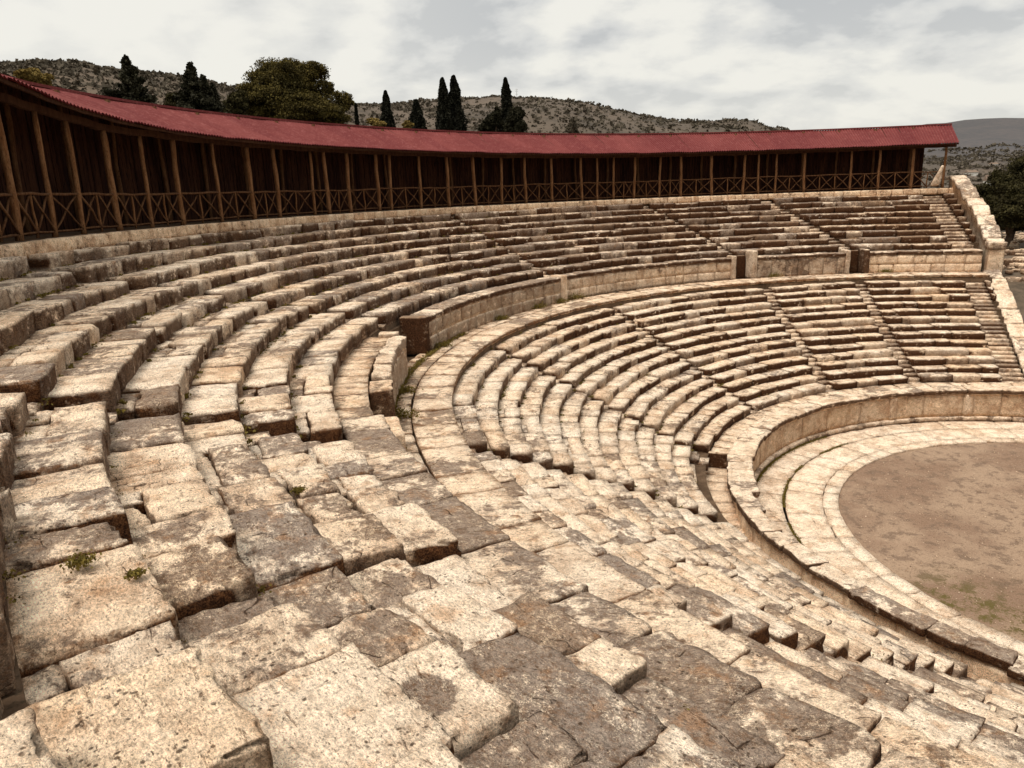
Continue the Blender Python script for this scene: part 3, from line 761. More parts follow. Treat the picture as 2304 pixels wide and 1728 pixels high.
# roof
pitch = math.degrees(.20 / 38.0); na = int((GAZ1 - GAZ0) / pitch * 6)
A = np.linspace(GAZ0, GAZ1, na + 1); ph = (A - GAZ0) / pitch * 2 * PI
T = np.linspace(0, 1, 9); rr = random.Random(3)
sheet = ((A - GAZ0) / (pitch * 5)).astype(int); jit = np.array([rr.random() for _ in range(sheet.max() + 2)])
V = np.zeros((len(A), len(T), 3)); TN = np.zeros((len(A), len(T), 4))
ez = np.interp(A, *zip(*EV)); rz = np.interp(A, *zip(*RD))
for j, t in enumerate(T):
    r = RE + (RR - RE) * t - (.05 * jit[sheet] if j == 0 else 0)
    z = ez + (rz - ez) * t + .028 * np.sin(ph) + (jit[sheet] - .5) * .03 + .01 * np.sin(A * .9 + t * 3)
    aa = np.radians(A); V[:, j, 0] = CX + r * np.cos(aa); V[:, j, 1] = CY + r * np.sin(aa); V[:, j, 2] = z
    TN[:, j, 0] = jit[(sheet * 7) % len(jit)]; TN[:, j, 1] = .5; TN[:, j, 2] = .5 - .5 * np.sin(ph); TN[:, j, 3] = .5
n, k = len(A), len(T); I = np.arange(n * k).reshape(n, k)
Q = np.stack([I[:-1, :-1].ravel(), I[:-1, 1:].ravel(), I[1:, 1:].ravel(), I[1:, :-1].ravel()], 1)
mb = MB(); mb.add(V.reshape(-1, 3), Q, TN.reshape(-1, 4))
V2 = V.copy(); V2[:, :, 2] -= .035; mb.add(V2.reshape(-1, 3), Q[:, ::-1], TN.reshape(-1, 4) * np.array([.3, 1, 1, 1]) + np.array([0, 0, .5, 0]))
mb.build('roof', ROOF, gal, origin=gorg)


def tube(mb, a, b, r, seg=7, rings=6, seed=0, wob=.25, taper=1.0):
    a = np.array(a, float); b = np.array(b, float); d = b - a; L = np.linalg.norm(d); d /= L
    u = np.cross(d, [0.3, .9, .17]); u /= np.linalg.norm(u); w = np.cross(d, u); V = []
    for i in range(rings + 1):
        t = i / rings; c = a + d * L * t + (u * math.sin(seed * 3 + t * 5) + w * math.cos(seed + t * 4)) * r * wob * math.sin(PI * t) * 2
        for k in range(seg):
            an = 2 * PI * k / seg; rad = r * (1 + (taper - 1) * t) * (1 + .12 * math.sin(seed * 7 + k * 2.3 + i * 1.7)); V.append(c + (u * math.cos(an) + w * math.sin(an)) * rad)
    Q = [(i * seg + k, i * seg + (k + 1) % seg, (i + 1) * seg + (k + 1) % seg, (i + 1) * seg + k) for i in range(rings) for k in range(seg)]
    nV = len(V); V += [a, b]; V = np.array(V)
    mb.add(V, Q); mb.f.append(np.array([(nV, (k + 1) % seg, k) for k in range(seg)] + [(nV + 1, rings * seg + k, rings * seg + (k + 1) % seg) for k in range(seg)]) + mb.n - len(V))


def arcbeam(mb, a0, a1, r, zf, hw, hh, step=1.0, wob=0):
    k = max(2, int((a1 - a0) / step)); A = np.linspace(a0, a1, k + 1); V = []
    for i, a in enumerate(A):
        z = zf(a) if callable(zf) else zf
        z += wob * math.sin(a * 2.1) + wob * .7 * math.sin(a * 5.3)
        for (dr, dz) in ((-hw, -hh), (hw, -hh), (hw, hh), (-hw, hh)): V.append(P(a, r + dr, z + dz))
    Q = [(i * 4 + j, (i + 1) * 4 + j, (i + 1) * 4 + (j + 1) % 4, i * 4 + (j + 1) % 4) for i in range(k) for j in range(4)] + [(3, 2, 1, 0), (k * 4, k * 4 + 1, k * 4 + 2, k * 4 + 3)]
    mb.add(np.array(V), Q)
mb = MB(); arcbeam(mb, GAZ0, GAZ1, RP, lambda a: interp(BM, a) + .10, .09, .11, wob=.02); mb.build('eave_beam', WOODD, gal, smooth=False, origin=gorg)
mb = MB(); arcbeam(mb, GAZ0, GAZ1, RE + .12, lambda a: interp(EV, a) - .09, .04, .05, wob=.012); mb.build('fascia', WOODD, gal, smooth=False, origin=gorg)
mb = MB(); arcbeam(mb, GAZ0, GAZ1, RR - .05, lambda a: interp(RD, a) + .03, .10, .05); mb.build('ridge_cap', ROOF, gal, smooth=False, origin=gorg)
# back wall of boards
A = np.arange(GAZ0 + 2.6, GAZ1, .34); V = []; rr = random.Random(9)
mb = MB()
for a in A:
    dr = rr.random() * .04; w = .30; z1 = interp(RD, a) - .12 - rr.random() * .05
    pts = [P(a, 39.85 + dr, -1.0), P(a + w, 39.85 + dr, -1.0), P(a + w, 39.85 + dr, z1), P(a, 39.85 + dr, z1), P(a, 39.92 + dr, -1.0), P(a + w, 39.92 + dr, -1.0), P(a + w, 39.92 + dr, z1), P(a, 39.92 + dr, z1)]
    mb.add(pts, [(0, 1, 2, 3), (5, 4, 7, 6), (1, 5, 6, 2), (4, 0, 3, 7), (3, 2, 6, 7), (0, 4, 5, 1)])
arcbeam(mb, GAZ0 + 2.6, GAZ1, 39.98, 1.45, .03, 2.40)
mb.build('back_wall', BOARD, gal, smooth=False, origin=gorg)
posts = [72.9, 76.4, 80.1, 83.4, 88.9, 92.5, 94.6, 96.6, 100.6, 104.7, 107.6, 111.0, 113.8, 116.0, 118.1, 122.2, 125.8, 129.1, 132.7, 136.3, 140.1, 144.0, 145.6, 149.3, 152.0, 153.8, 158.1, 161.1, 164.8, 169.0, 172.2, 175.4, 178.7, 181.2, 184.1, 187.0, 190.2, 193.4, 196.6]
rr = random.Random(11)
for i, a in enumerate(posts):
    mb = MB(); th = .085 + .04 * rr.random(); zb = interp(BM, a)
    
    tube(mb, P(a, RP, ZF - .1), P(a + (rr.random() - .5) * .35, RP + .02, zb + .02), th, 8, 8, i, .12, .9)
    mb.build('post', WOOD, gal, origin=P(a, RP, ZF))
for i, a in enumerate(np.arange(76, 199, 4.1)):
    mb = MB(); tube(mb, P(a, 39.6, ZF - .1), P(a, 39.6, interp(RD, a) - .1), .10, 6, 4, i, .3); mb.build('back_post', WOODM, gal, origin=P(a, 39.6, ZF))
for i, a in enumerate(np.arange(72.3, 199, 1.75)[:73]):
    mb = MB(); e = interp(EV, a); rd = interp(RD, a); tube(mb, P(a, RE + .05, e - .07), P(a, RR - .1, rd - .10), .05, 5, 2, i, .1)
    mb.build('rafter', WOODD, gal, origin=P(a, RE, e))
# railings
HR = .336
for i in range(len(posts) - 1):
    a, b = posts[i], posts[i + 1]; w = b - a
    mb = MB(); s = i
    for nm_, z, hh in (('handrail', HR + (rr.random() - .5) * .05, .045), ('toe_rail', ZF + .14, .035)):
        mb = MB(); tube(mb, P(a, RP - .02, z), P(b, RP - .02, z + (rr.random() - .5) * .04), hh, 6, 4, s, .3)
        mb.build(nm_, WOODM, gal, origin=P((a + b) / 2, RP, HR))
    cells = 1 if w < 2.6 else 2 if w < 5.0 else 3
    for c in range(cells):
        x0, x1 = a + w * c / cells, a + w * (c + 1) / cells
        mb = MB(); tube(mb, P(x0 + .1, RP - .04, ZF + .15), P(x1 - .1, RP - .04, HR - .03), .026 + .016 * rr.random(), 6, 4, i + c, .6)
        tube(mb, P(x0 + .1, RP + .03, HR - .03), P(x1 - .1, RP + .03, ZF + .15), .026 + .012 * rr.random(), 6, 4, i + c + 5, .6)
        mb.build('cross_brace', WOODM, gal, origin=P((x0 + x1) / 2, RP, -.3))
        if c: mb = MB(); tube(mb, P(x0, RP, ZF), P(x0, RP, HR), .042, 6, 3, i, .4); mb.build('rail_post', WOOD, gal, origin=P(x0, RP, ZF))
# gallery floor and pale kerb
V = []; A = np.linspace(AZ0, 205, 120)
for a in A: V += [P(a, 37.3, ZF - .03), P(a, 41.0, ZF - .03)]
mb = MB(); mb.add(V, [(2 * i, 2 * i + 1, 2 * i + 3, 2 * i + 2) for i in range(119)]); tag(mb.build('gallery_floor', EARTH), kind='structure')
kb = empty('stone_kerb', P(135, 37.2, -1.3), 'low kerb of pale tan blocks under the gallery posts', 'kerb')
mb = MB(); arc_box(mb, AZ0, 222, 37.0, 37.55, -1.42, ZF - .02, rw, lambda r, a: (1.0 - .3 * r.random(), .95, .15), avg=.95, rnd=.04, rough=1.2, res=.14, jit=.06, joint=.03, dirt=.15); mb.build('kerb_blocks', STONE, kb, origin=P(135, 37.2, -1.3))
V = []; A = np.linspace(196, AZ1, 60)
for a in A: V += [P(a, 37.3, ZF - .06), P(a, 46.0, ZF - .06)]
mb = MB(); mb.add(V, [(2 * i, 2 * i + 1, 2 * i + 3, 2 * i + 2) for i in range(59)]); tag(mb.build('path', EARTH), kind='structure')

# ------------------------------------------------------------------ terrain
SKY = [(-900, 210, 420), (-300, 175, 420), (10, 167, 430), (88, 161, 430), (172, 162, 430), (250, 176, 430), (323, 184, 440), (401, 190, 450), (469, 202, 460), (547, 214, 480), (650, 232, 520), (797, 247, 640),
       (859, 247, 700), (979, 241, 760), (1060, 236, 780), (1120, 232, 780), (1220, 232, 780), (1308, 241, 790), (1376, 254, 800), (1444, 268, 810), (1517, 282, 820), (1569, 285, 850), (1673, 292, 950), (1756, 297, 1300), (1860, 299, 2400),
       (1959, 289, 3200), (2037, 284, 3600), (2115, 274, 3800), (2194, 267, 4000), (2235, 263, 4000), (2304, 264, 4000), (2600, 270, 4000), (3400, 300, 4000)]
sk_az = []; sk_e = []; sk_d = []
for x, y, D in SKY:
    d = ray(x, y); sk_az.append(math.atan2(d[0], d[1])); sk_e.append(d[2] / math.hypot(d[0], d[1])); sk_d.append(D)
def ground_h(X, Y):
    ca = np.arctan2(X, Y); D = np.hypot(X, Y)
    e = np.interp(ca, sk_az, sk_e); Dc = np.interp(ca, sk_az, sk_d)
    X2, Y2 = X - CX, Y - CY; taz = np.degrees(np.arctan2(Y2, X2)) % 360; R = np.hypot(X2, Y2)
    near = np.where((taz > 200) & (taz < 300), -1.0, -1.05)
    right = 1 - sstep(71.6, 77, taz); right = np.where(taz > 300, 1.0, right)
    lowz = -6.8 - 6.3 * sstep(30, 14, R) - 1.5 * sstep(50, 130, R)
    near = near * (1 - right) + lowz * right
    base = near + (-9 - near) * sstep(70, 230, D)
    d0 = np.where(Dc > 1500, .48 * Dc, .22 * Dc)
    t = np.where(Dc > 1500, np.clip((D - 300) / (Dc - 300), 0, 1) ** 2.2, sstep(d0, Dc, D) ** .9)
    crest = e * Dc
    h = base + (crest - base) * t
    back = sstep(Dc, Dc * 1.8, D)
    h = h - back * (np.abs(crest) + 20) * .8
    h = h + np.where(D > 120, fbm(np.stack([X, Y, X * 0], 1) * .012, 3, 4) * .016 * np.minimum(D, 900) * (1 - sstep(.75 * Dc, Dc, D)) , 0)
    return h
na, Dr = 340, np.concatenate([[0, 14, 20, 26, 30, 34, 38], np.linspace(41, 60, 8), np.geomspace(66, 9000, 90)])
A = np.radians(np.linspace(-150, 210, na + 1)); V = []
gx = CX + Dr[None, :] * np.cos(A)[:, None]; gy = CY + Dr[None, :] * np.sin(A)[:, None]
X, Y = gx.ravel(), gy.ravel(); H = ground_h(X, Y)
R_ = np.hypot(X - CX, Y - CY); TA = np.degrees(np.arctan2(Y - CY, X - CX)) % 360
bowl = (R_ < 40.9) & (TA > 69.5) & (TA < 260)
H = np.where(bowl, -14.5, H)
V = np.stack([X, Y, H], 1); I = np.arange(len(X)).reshape(na + 1, len(Dr))
Q = np.stack([I[:-1, :-1].ravel(), I[:-1, 1:].ravel(), I[1:, 1:].ravel(), I[1:, :-1].ravel()], 1)[:, ::-1]
dd = np.hypot(X, Y)
mb = MB(); mb.add(V, Q, dirt=np.clip(sstep(1100, 3300, dd) * 1.25 + .2 * sstep(200, 500, dd), 0, 1)); tag(mb.build('terrain', HILL), kind='structure')  # on the terrain this attribute is painted haze, growing with distance

# ------------------------------------------------------------------ plants
def leaf_cloud(mb, C, R, n, size, rng, shell=.45, flat=.0):
    """n small leaf clumps through an ellipsoid"""
    u = rng.normal(size=(n, 3)); u /= np.linalg.norm(u, axis=1)[:, None]
    rad = rng.random(n) ** shell * (1 + .22 * noise(u * 2.7 + C[0], 1.7)) * (1 + .12 * noise(u * 7 + C[1], 4.7))
    p = np.array(C) + u * rad[:, None] * np.array(R)
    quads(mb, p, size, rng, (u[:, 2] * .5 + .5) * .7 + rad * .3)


def quads(mb, p, size, rng, tone):
    n = len(p); a = rng.normal(size=(n, 3)); a /= np.linalg.norm(a, axis=1)[:, None]; b = rng.normal(size=(n, 3)); b -= (b * a).sum(1)[:, None] * a; b /= np.linalg.norm(b, axis=1)[:, None]
    s = size * (.6 + .8 * rng.random(n))[:, None]
    v = np.stack([p - a * s * .5 - b * s * .35, p + a * s * .5 - b * s * .2, p + a * s * .4 + b * s * .35, p - a * s * .35 + b * s * .3], 1).reshape(-1, 3)
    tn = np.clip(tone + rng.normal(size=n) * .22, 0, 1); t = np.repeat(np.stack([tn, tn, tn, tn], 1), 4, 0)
    mb.add(v, np.arange(n * 4).reshape(n, 4), t)


def trunk(name, base, top, r, parent, limbs=(), rng=None):
    mb = MB(); tube(mb, base, top, r, 8, 6, 1, .4, .35)
    for l in limbs: tube(mb, np.array(base) + (np.array(top) - np.array(base)) * .45, l, r * .45, 6, 4, 2, .4, .3)
    return mb.build('trunk', BARK, parent, origin=parent.location)


def cypress(x, ytop, D, wpx, label, zb=None, seed=0, group='slender cypresses behind the gallery', mat=None, nf=1.0):
    rg = np.random.default_rng(seed); top = far_at(x, ytop, D); zb = ground_h(top[0:1], top[1:2])[0] if zb is None else zb
    H = top[2] - zb; W = wpx / F * D / 2; t = empty('cypress_tree', (top[0], top[1], zb), label, 'cypress', group)
    n = int(26000 * nf); h = rg.random(n) ** .85; an = rg.random(n) * 2 * PI
    Dv = max(1.0, (290 - ytop) / F * D) / H; dep = np.clip((1 - h) / Dv, 0, 1); prof = (dep ** .72) * (1.02 - .1 * dep) + .05
    ii = np.stack([np.cos(an) * 1.5, np.sin(an) * 1.5, h * 9], 1); lump = 1 + .28 * noise(ii, seed) + .42 * noise(ii * 2.6, seed + 3)
    rad = W * prof * lump * (rg.random(n) ** .4)
    p = np.stack([top[0] + rad * np.cos(an), top[1] + rad * np.sin(an), zb + .3 + h * (H - .3)], 1)
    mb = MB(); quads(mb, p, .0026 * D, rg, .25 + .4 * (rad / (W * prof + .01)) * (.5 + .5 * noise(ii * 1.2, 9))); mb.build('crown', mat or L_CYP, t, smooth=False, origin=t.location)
    trunk('trunk', (top[0], top[1], zb - .3), (top[0], top[1], zb + H * .8), W * .22, t)
    return t
def blobtree(name, specs, D, base_x, label, cat, mat, seed=0, n=6000, size=None, zb=None, group=None, trunk_r=None, shell=.35):
    """specs: sightings (x, y, rx, ry) of crown lobes in source pixels"""
    rg = np.random.default_rng(seed); b = far_at(base_x, 300, D); zb = ground_h(b[0:1], b[1:2])[0] if zb is None else zb
    t = empty(name, (b[0], b[1], zb), label, cat, group); mb = MB(); tot = sum(s[2] * s[3] for s in specs); Ls = []
    for s in specs:
        c = far_at(s[0], s[1], D + (rg.random() - .5) * .06 * D); rx = s[2] / F * D; rz = s[3] / F * D
        m_ = max(60, int(n * s[2] * s[3] / tot)); Ls.append(c)
        leaf_cloud(mb, c, (rx * .78, rx * .7, rz * .78), m_ // 3, size or .0032 * D, rg, shell)
        kk = 16 if s[2] > 20 else 8
        for q in range(kk):
            u = rg.normal(size=3); u /= np.linalg.norm(u); f = .20 + .22 * rg.random()
            leaf_cloud(mb, c + u * np.array([rx, rx * .85, rz]) * (.62 + .3 * rg.random()), (rx * f * 1.2, rx * f, rz * f * .8), int(m_ * .68 / kk), size or .0032 * D, rg, .55)
    mb.build('crown', mat, t, smooth=False, origin=t.location)
    trunk('trunk', (b[0], b[1], zb - .3), Ls[0] - np.array([0, 0, specs[0][3] / F * D * .3]), trunk_r or .012 * D * .35, t, Ls[1:5])
    return t
def conifer(x, ytop, D, wpx, ybase, label, seed, group='dark ragged conifers behind the gallery', twist=0):
    rg = np.random.default_rng(seed); top = far_at(x, ytop, D); zb = ground_h(top[0:1], top[1:2])[0]
    H = top[2] - zb; W = wpx / F * D / 2; t = empty('conifer_tree', (top[0], top[1], zb), label, 'conifer', group); mb = MB()
    nb = 190
    for i in range(nb):
        h = 1 - (1 - (i + rg.random()) / nb) * .62; an = i * 2.4 + rg.random()
        dep = H * (1 - h) / ((ybase - ytop) / F * D); env = min(1.5, dep ** 1.05) * (.25 + 1.0 * rg.random() ** 1.3) * W + .05
        z = zb + H * h; L = env
        k = int(60 + 420 * min(1, env / 2.)); s = rg.random(k) ** .6
        p = np.stack([top[0] + np.cos(an) * L * s, top[1] + np.sin(an) * L * s, z - .12 * L * s + .35 * L * s ** 2 * .5], 1) + rg.normal(size=(k, 3)) * np.array([.13, .13, .10]) * (.35 + env * .3)
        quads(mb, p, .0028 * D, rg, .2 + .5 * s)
    mb.build('crown', L_DARK, t, smooth=False, origin=t.location); trunk('trunk', (top[0], top[1], zb - .3), (top[0], top[1], zb + H * .96), .2, t); return t
conifer(283, 130, 46, 130, 240, 'broad ragged dark conifer standing left of the other conifers', 1)
conifer(427, 143, 50, 112, 245, 'tall ragged conifer with a narrow pointed top', 2)
conifer(456, 172, 52, 62, 240, 'thin ragged conifer leaning on its taller neighbour', 3)
conifer(478, 192, 53, 30, 250, 'smallest narrow conifer beside the bushy round tree', 4)
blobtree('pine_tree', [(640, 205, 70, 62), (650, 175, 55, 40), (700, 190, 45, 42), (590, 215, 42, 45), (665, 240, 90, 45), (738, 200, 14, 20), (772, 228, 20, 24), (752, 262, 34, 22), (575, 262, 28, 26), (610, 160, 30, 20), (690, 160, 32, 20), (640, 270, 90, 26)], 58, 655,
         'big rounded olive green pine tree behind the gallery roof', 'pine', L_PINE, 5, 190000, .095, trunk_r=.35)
blobtree('round_tree', [(530, 232, 22, 24), (545, 215, 14, 12), (512, 250, 14, 14)], 56, 530, 'small dark round tree between the conifers and the big pine', 'tree', L_WOOD, 6, 12000, .14)
blobtree('round_tree', [(395, 228, 22, 20), (380, 245, 14, 12)], 50, 392, 'low dark bushy tree at the foot of the tall conifer', 'tree', L_WOOD, 16, 9000, .14)
cypress(867, 205, 66, 30, 'short slim cypress with a tilted tip', seed=1)
cypress(936, 225, 66, 36, 'shortest stout cypress right after the slim one', seed=2)
cypress(995, 176, 64, 38, 'tall cypress, one of a touching pair, slightly lower top', seed=3)
cypress(1020, 171, 65, 44, 'tall cypress, one of a touching pair, highest top', seed=4)
cypress(1137, 176, 68, 34, 'tall cypress rising out of spreading bushy conifers', seed=5)
cypress(800, 234, 420, 7, 'tiny cypress on the distant hill crest', seed=6, group=None, nf=.15)
blobtree('bushy_conifer', [(1108, 275, 24, 22), (1092, 288, 20, 12), (1118, 255, 12, 12)], 66, 1106, 'spreading bushy conifer left of the tall cypress', 'conifer', L_DARK, 7, 14000, .14, group='bushy conifers around the tall cypress')
blobtree('bushy_conifer', [(1160, 262, 20, 26), (1172, 283, 16, 16), (1150, 285, 20, 16)], 66, 1160, 'spreading bushy conifer right of the tall cypress', 'conifer', L_DARK, 8, 14000, .14, group='bushy conifers around the tall cypress')
blobtree('small_tree', [(1287, 288, 12, 14), (1290, 278, 7, 8)], 130, 1288, 'small dim green tree alone before the bare hill', 'tree', L_FAR, 9, 2500, .5)
blobtree('yellow_bush', [(840, 274, 14, 9), (852, 280, 14, 8)], 64, 843, 'yellowish bush just left of the slim cypress', 'bush', L_YEL, 10, 4000, .12, group='yellowish bushes behind the gallery')
blobtree('yellow_bush', [(917, 282, 12, 9)], 64, 917, 'small yellowish bush left of the shortest cypress', 'bush', L_YEL, 11, 2500, .12, group='yellowish bushes behind the gallery')
blobtree('yellow_bush', [(75, 176, 26, 15), (52, 168, 16, 9), (98, 190, 12, 8)], 42, 75, 'yellow green bush above the gallery roof below the hill', 'bush', L_YEL, 12, 12000, .09, group='yellowish bushes behind the gallery')
for i, (x, y, w, D, sp) in enumerate([(2244, 425, 46, 104, 0), (2300, 395, 50, 92, 1), (2196, 452, 36, 118, 2), (2288, 462, 46, 84, 3), (2232, 472, 36, 98, 4), (2370, 430, 70, 86, 5), (2172, 470, 20, 126, 6), (2450, 400, 80, 90, 7)]):
    lab = ['tall dark tree in the woodland past the end wall', 'darkest tree at the picture edge past the end wall', 'olive tree nearest the gallery end post', 'low bushy dark tree above the ruins',
           'round dark tree above the sloping end wall', 'broad dark tree at the woodland edge', 'small olive tree against the plain', 'tall dark tree farthest from the gallery'][i]
    blobtree('woodland_tree', [(x, y, w * .8, w * .75), (x - w * .2, y + w * .6, w * .7, w * .4), (x + w * .5, y + w * .62, w * .6, w * .4), (x, y + w * .95, w * .8, w * .3), (x - w * .4, y + w * .5, w * .6, w * .5), (x + w * .45, y + w * .35, w * .6, w * .55), (x + w * .1, y - w * .5, w * .45, w * .4)], D, x, lab, 'tree', L_WOOD, 40 + i, 40000, .16, group='dark trees past the end wall')
# scrub on the hills
rg = np.random.default_rng(77); mb = MB(); N = 30000
xs = np.where(rg.random(N) < .62, rg.random(N) * 2000 - 200, 1900 + rg.random(N) * 700); az = np.array([math.atan2(*ray(x, 300)[:2]) for x in xs]); Dc = np.interp(az, sk_az, sk_d)
D = np.where(Dc > 1500, 180 + (Dc * .62 - 180) * rg.random(N) ** 1.3, Dc * (.28 + .74 * rg.random(N) ** .7)); D = np.minimum(D, 2500)
crest = rg.random(N) < .12; D = np.where(crest & (Dc < 1500), Dc * (.97 + .05 * rg.random(N)), D)
X, Y = np.sin(az) * D, np.cos(az) * D; Z = ground_h(X, Y); keep = noise(np.stack([X, Y, X * 0], 1) * .015, 8) > -.75
for i in np.nonzero(keep)[0]:
    s = (.4 + 1.1 * rg.random() ** 3) * (.6 + D[i] / 700); k = 9
    u = rg.normal(size=(k, 3)); u /= np.linalg.norm(u, axis=1)[:, None]
    quads(mb, np.array([X[i], Y[i], Z[i] + s * .35]) + u * np.array([s, s, s * .6]) * .8, s * 1.1, rg, rg.random() * np.ones(k) * .6)
tag(mb.build('scrub', L_FAR, smooth=False), 'low grey green scrub dotted over the hills and plain', 'scrub', kind='stuff')

# antenna mast on the hill
mp = far_at(1163, 231, 776); mh = far_at(1163, 199, 776)[2] - mp[2]
WHITE = simple('pale_metal', [(.5, .5, .5), (.6, .6, .6)], 1.0)
am_ = empty('radio_mast', mp, 'thin pale radio mast on the hill crest', 'mast')
mb = MB(); tube(mb, mp - np.array([0, 0, 3]), mp + np.array([0, 0, mh]), .28, 5, 4, 0, 0); mb.build('pole', WHITE, am_, origin=mp)
mb = MB()
for k in (.35, .6, .8, .92): tube(mb, mp + np.array([-1.3, 0, mh * k]), mp + np.array([1.3, 0, mh * k]), .16, 4, 1, 0, 0)
mb.build('antenna_arm', WHITE, am_, origin=mp)
# small houses on the plain
PL = simple('white_plaster', [(.72, .68, .6), (.8, .77, .7)], .5); TL = simple('roof_tiles', [(.26, .19, .14), (.22, .16, .12)], 1.0)
def house(x, y, D, w, h, label):
    p = far_at(x, y, D); z = ground_h(p[0:1], p[1:2])[0]; t = empty('far_house', (p[0], p[1], z), label, 'house', 'white houses far out on the plain')
    w *= .5; h *= .62; mb = MB(); v = [(p[0] + a * w / 2, p[1] + b * w / 2.4, z + c) for c in (-1, h) for a, b in ((-1, -1), (1, -1), (1, 1), (-1, 1))]
    mb.add(v, [(0, 1, 5, 4), (1, 2, 6, 5), (2, 3, 7, 6), (3, 0, 4, 7)]); mb.build('wall', PL, t, smooth=False, origin=t.location)
    q = [(p[0] + a * w * .56, p[1] + b * w * .5, z + h) for a, b in ((-1, -1), (1, -1), (1, 1), (-1, 1))] + [(p[0] - w * .5, p[1], z + h * 1.45), (p[0] + w * .5, p[1], z + h * 1.45)]
    mb = MB(); mb.add(q, [(0, 1, 5, 4), (2, 3, 4, 5)]); mb.add(q, [(0, 4, 3), (1, 2, 5)]); mb.build('roof', TL, t, smooth=False, origin=t.location)
for a in [(2228, 366, 420, 6, 9, 'tall thin white house on the plain'), (2160, 375, 520, 6, 3, 'long low white house on the plain'), (2241, 320, 1500, 22, 9, 'white house at the foot of the far ridge'),
          (2130, 340, 700, 9, 5, 'pale house nearest the gallery roof corner'), (2190, 344, 760, 16, 6, 'pale house in the middle of the plain'), (2290, 335, 900, 18, 7, 'pale house beyond the dark woodland')]: house(*a)

# ------------------------------------------------------------------ ruins past the end wall
rr = random.Random(31); rg = np.random.default_rng(5)
mb = MB()
for i in range(1100):
    a = 42 + 26 * rr.random(); r = 28 + 60 * rr.random() ** .9; o = P(a, r, 0); z = ground_h(o[0:1], o[1:2])[0]; s = .12 + .35 * rr.random() ** 2
    p, Q = stone(s * 1.3, s, s * .6, .6, rr, rnd=s * .4, skew=s * .3); c, s2 = math.cos(i), math.sin(i)
    v = np.stack([p[:, 0] * c - p[:, 1] * s2, p[:, 0] * s2 + p[:, 1] * c, p[:, 2]], 1) + np.array([o[0], o[1], z + .1]); mb.add(v, Q, (.3 + .5 * rr.random(), .7, .5, rr.random()))
tag(mb.build('rubble', STONE), 'brown stone rubble scattered past the end wall', 'rubble', kind='stuff')
def ruin(a0, a1, r, z0, z1, label, tone):
    t = empty('ruined_wall', P((a0 + a1) / 2, r, z0), label, 'wall', 'ruined walls past the seating'); mb = MB()
    arc_box(mb, a0, a1, r, r + .9, z0, z1, rw, tone, courses=3, avg=.7, rnd=.06, rough=2, res=.25, jit=.15, joint=.03); mb.build('masonry', STONE, t, origin=t.location)
ruin(56, 67.5, 34.0, -8.2, -6.2, 'low ruined rubble wall just past the pier', (.35, .8, .7))
ruin(50, 66, 44.0, -8.5, -6.4, 'ruined brown rubble wall in front of the dark trees', (.3, .8, .7))
ruin(62, 68.2, 28.4, -9.5, -6.9, 'ruined wall stub with pale flat top beside the lower end wall', (.6, .6, .6))
ps = P(65.5, 27.0, 0); tp = empty('timber_panel', (ps[0], ps[1], -9.4), 'weathered upright timber board panel behind the lower end wall', 'panel')
mb = MB()
q = far_at(2300, 647, 62); ax = np.array([1.0, -.15, 0])
for k in range(4):
    o = q + ax * (.42 * k - .45)
    v = [o + ax * s + np.array([0, t_, z]) for z in (-3.3, 0) for s, t_ in ((-.2, 0), (.2, 0), (.2, .08), (-.2, .08))]
    mb.add(v, [(0, 1, 5, 4), (1, 2, 6, 5), (2, 3, 7, 6), (3, 0, 4, 7), (4, 5, 6, 7)])
tp.location = q + np.array([0, 0, -3.3]); mb.build('boards', WOODM, tp, smooth=False, origin=tp.location)
# pale slab leaning by the gallery end
q = far_at(2112, 395, 68); t = empty('leaning_slab', q, 'pale grey stone slab leaning at the gallery end', 'slab'); mb = MB()
p, Q = stone(.28, .1, .75, .2, rr, rnd=.05, skew=.05); p[:, 0] *= np.interp(p[:, 2], [-.75, .75], [1.3, .25]); p[:, 0] += p[:, 2] * .3
mb.add(p + q, Q, (.9, .35, .3, .4)); mb.build('slab_stone', STONE, t, origin=q)
q = P(71.2, 38.9, -.2); t = empty('flat_stone', q, 'flat pale stone block on top of the upper end wall', 'block'); mb = MB(); p, Q = stone(.7, .45, .16, .2, rr, rnd=.05); mb.add(p + q, Q, (1.0, .4, .2, .6)); mb.build('block_body', STONE, t, origin=q)

# ------------------------------------------------------------------ moss, weeds
mb = MB(); rg = np.random.default_rng(12)
def tuft(mb, o, s, n):
    p = np.array(o) + rg.normal(size=(n, 3)) * np.array([s, s, s * .35]) * .5 + np.array([0, 0, s * .15]); quads(mb, p, .014 if math.hypot(*o) < 6 else .024 if math.hypot(*o) < 14 else .05, rg, .5 * np.ones(n))
for i in range(900):    # along the foot of the risers
    sec = rg.random() < .6; n = rg.integers(1, 10) if sec else rg.integers(1, 14); a = 125 + 105 * rg.random() ** .7
    r = (upr(n) + .93) if sec else (lor(n) + .69); z = upz(n) if sec else loz(n); tuft(mb, P(a, r + (rg.random() - .5) * .1, z), .05 + .12 * rg.random() ** 2, 22)
for a in np.arange(160, 240, .22):
    if rg.random() < .8: tuft(mb, P(a, 27.24 + .05 * rg.random(), -6.37), .08 + .12 * rg.random(), 34)
for a in np.arange(120, 235, .35):
    if noise(np.array([[a * .15, 0, 0]]), 3)[0] > -.1: tuft(mb, P(a, 12.955, ZO - .02), .05 + .06 * rg.random(), 16)
    if noise(np.array([[a * .12, 5, 0]]), 3)[0] > .1: tuft(mb, P(a, 14.22, ZO), .05 + .10 * rg.random(), 22)
tag(mb.build('moss', MOSS, smooth=False), 'yellow green moss in the joints of the old stones', 'moss', kind='stuff')
mb = None
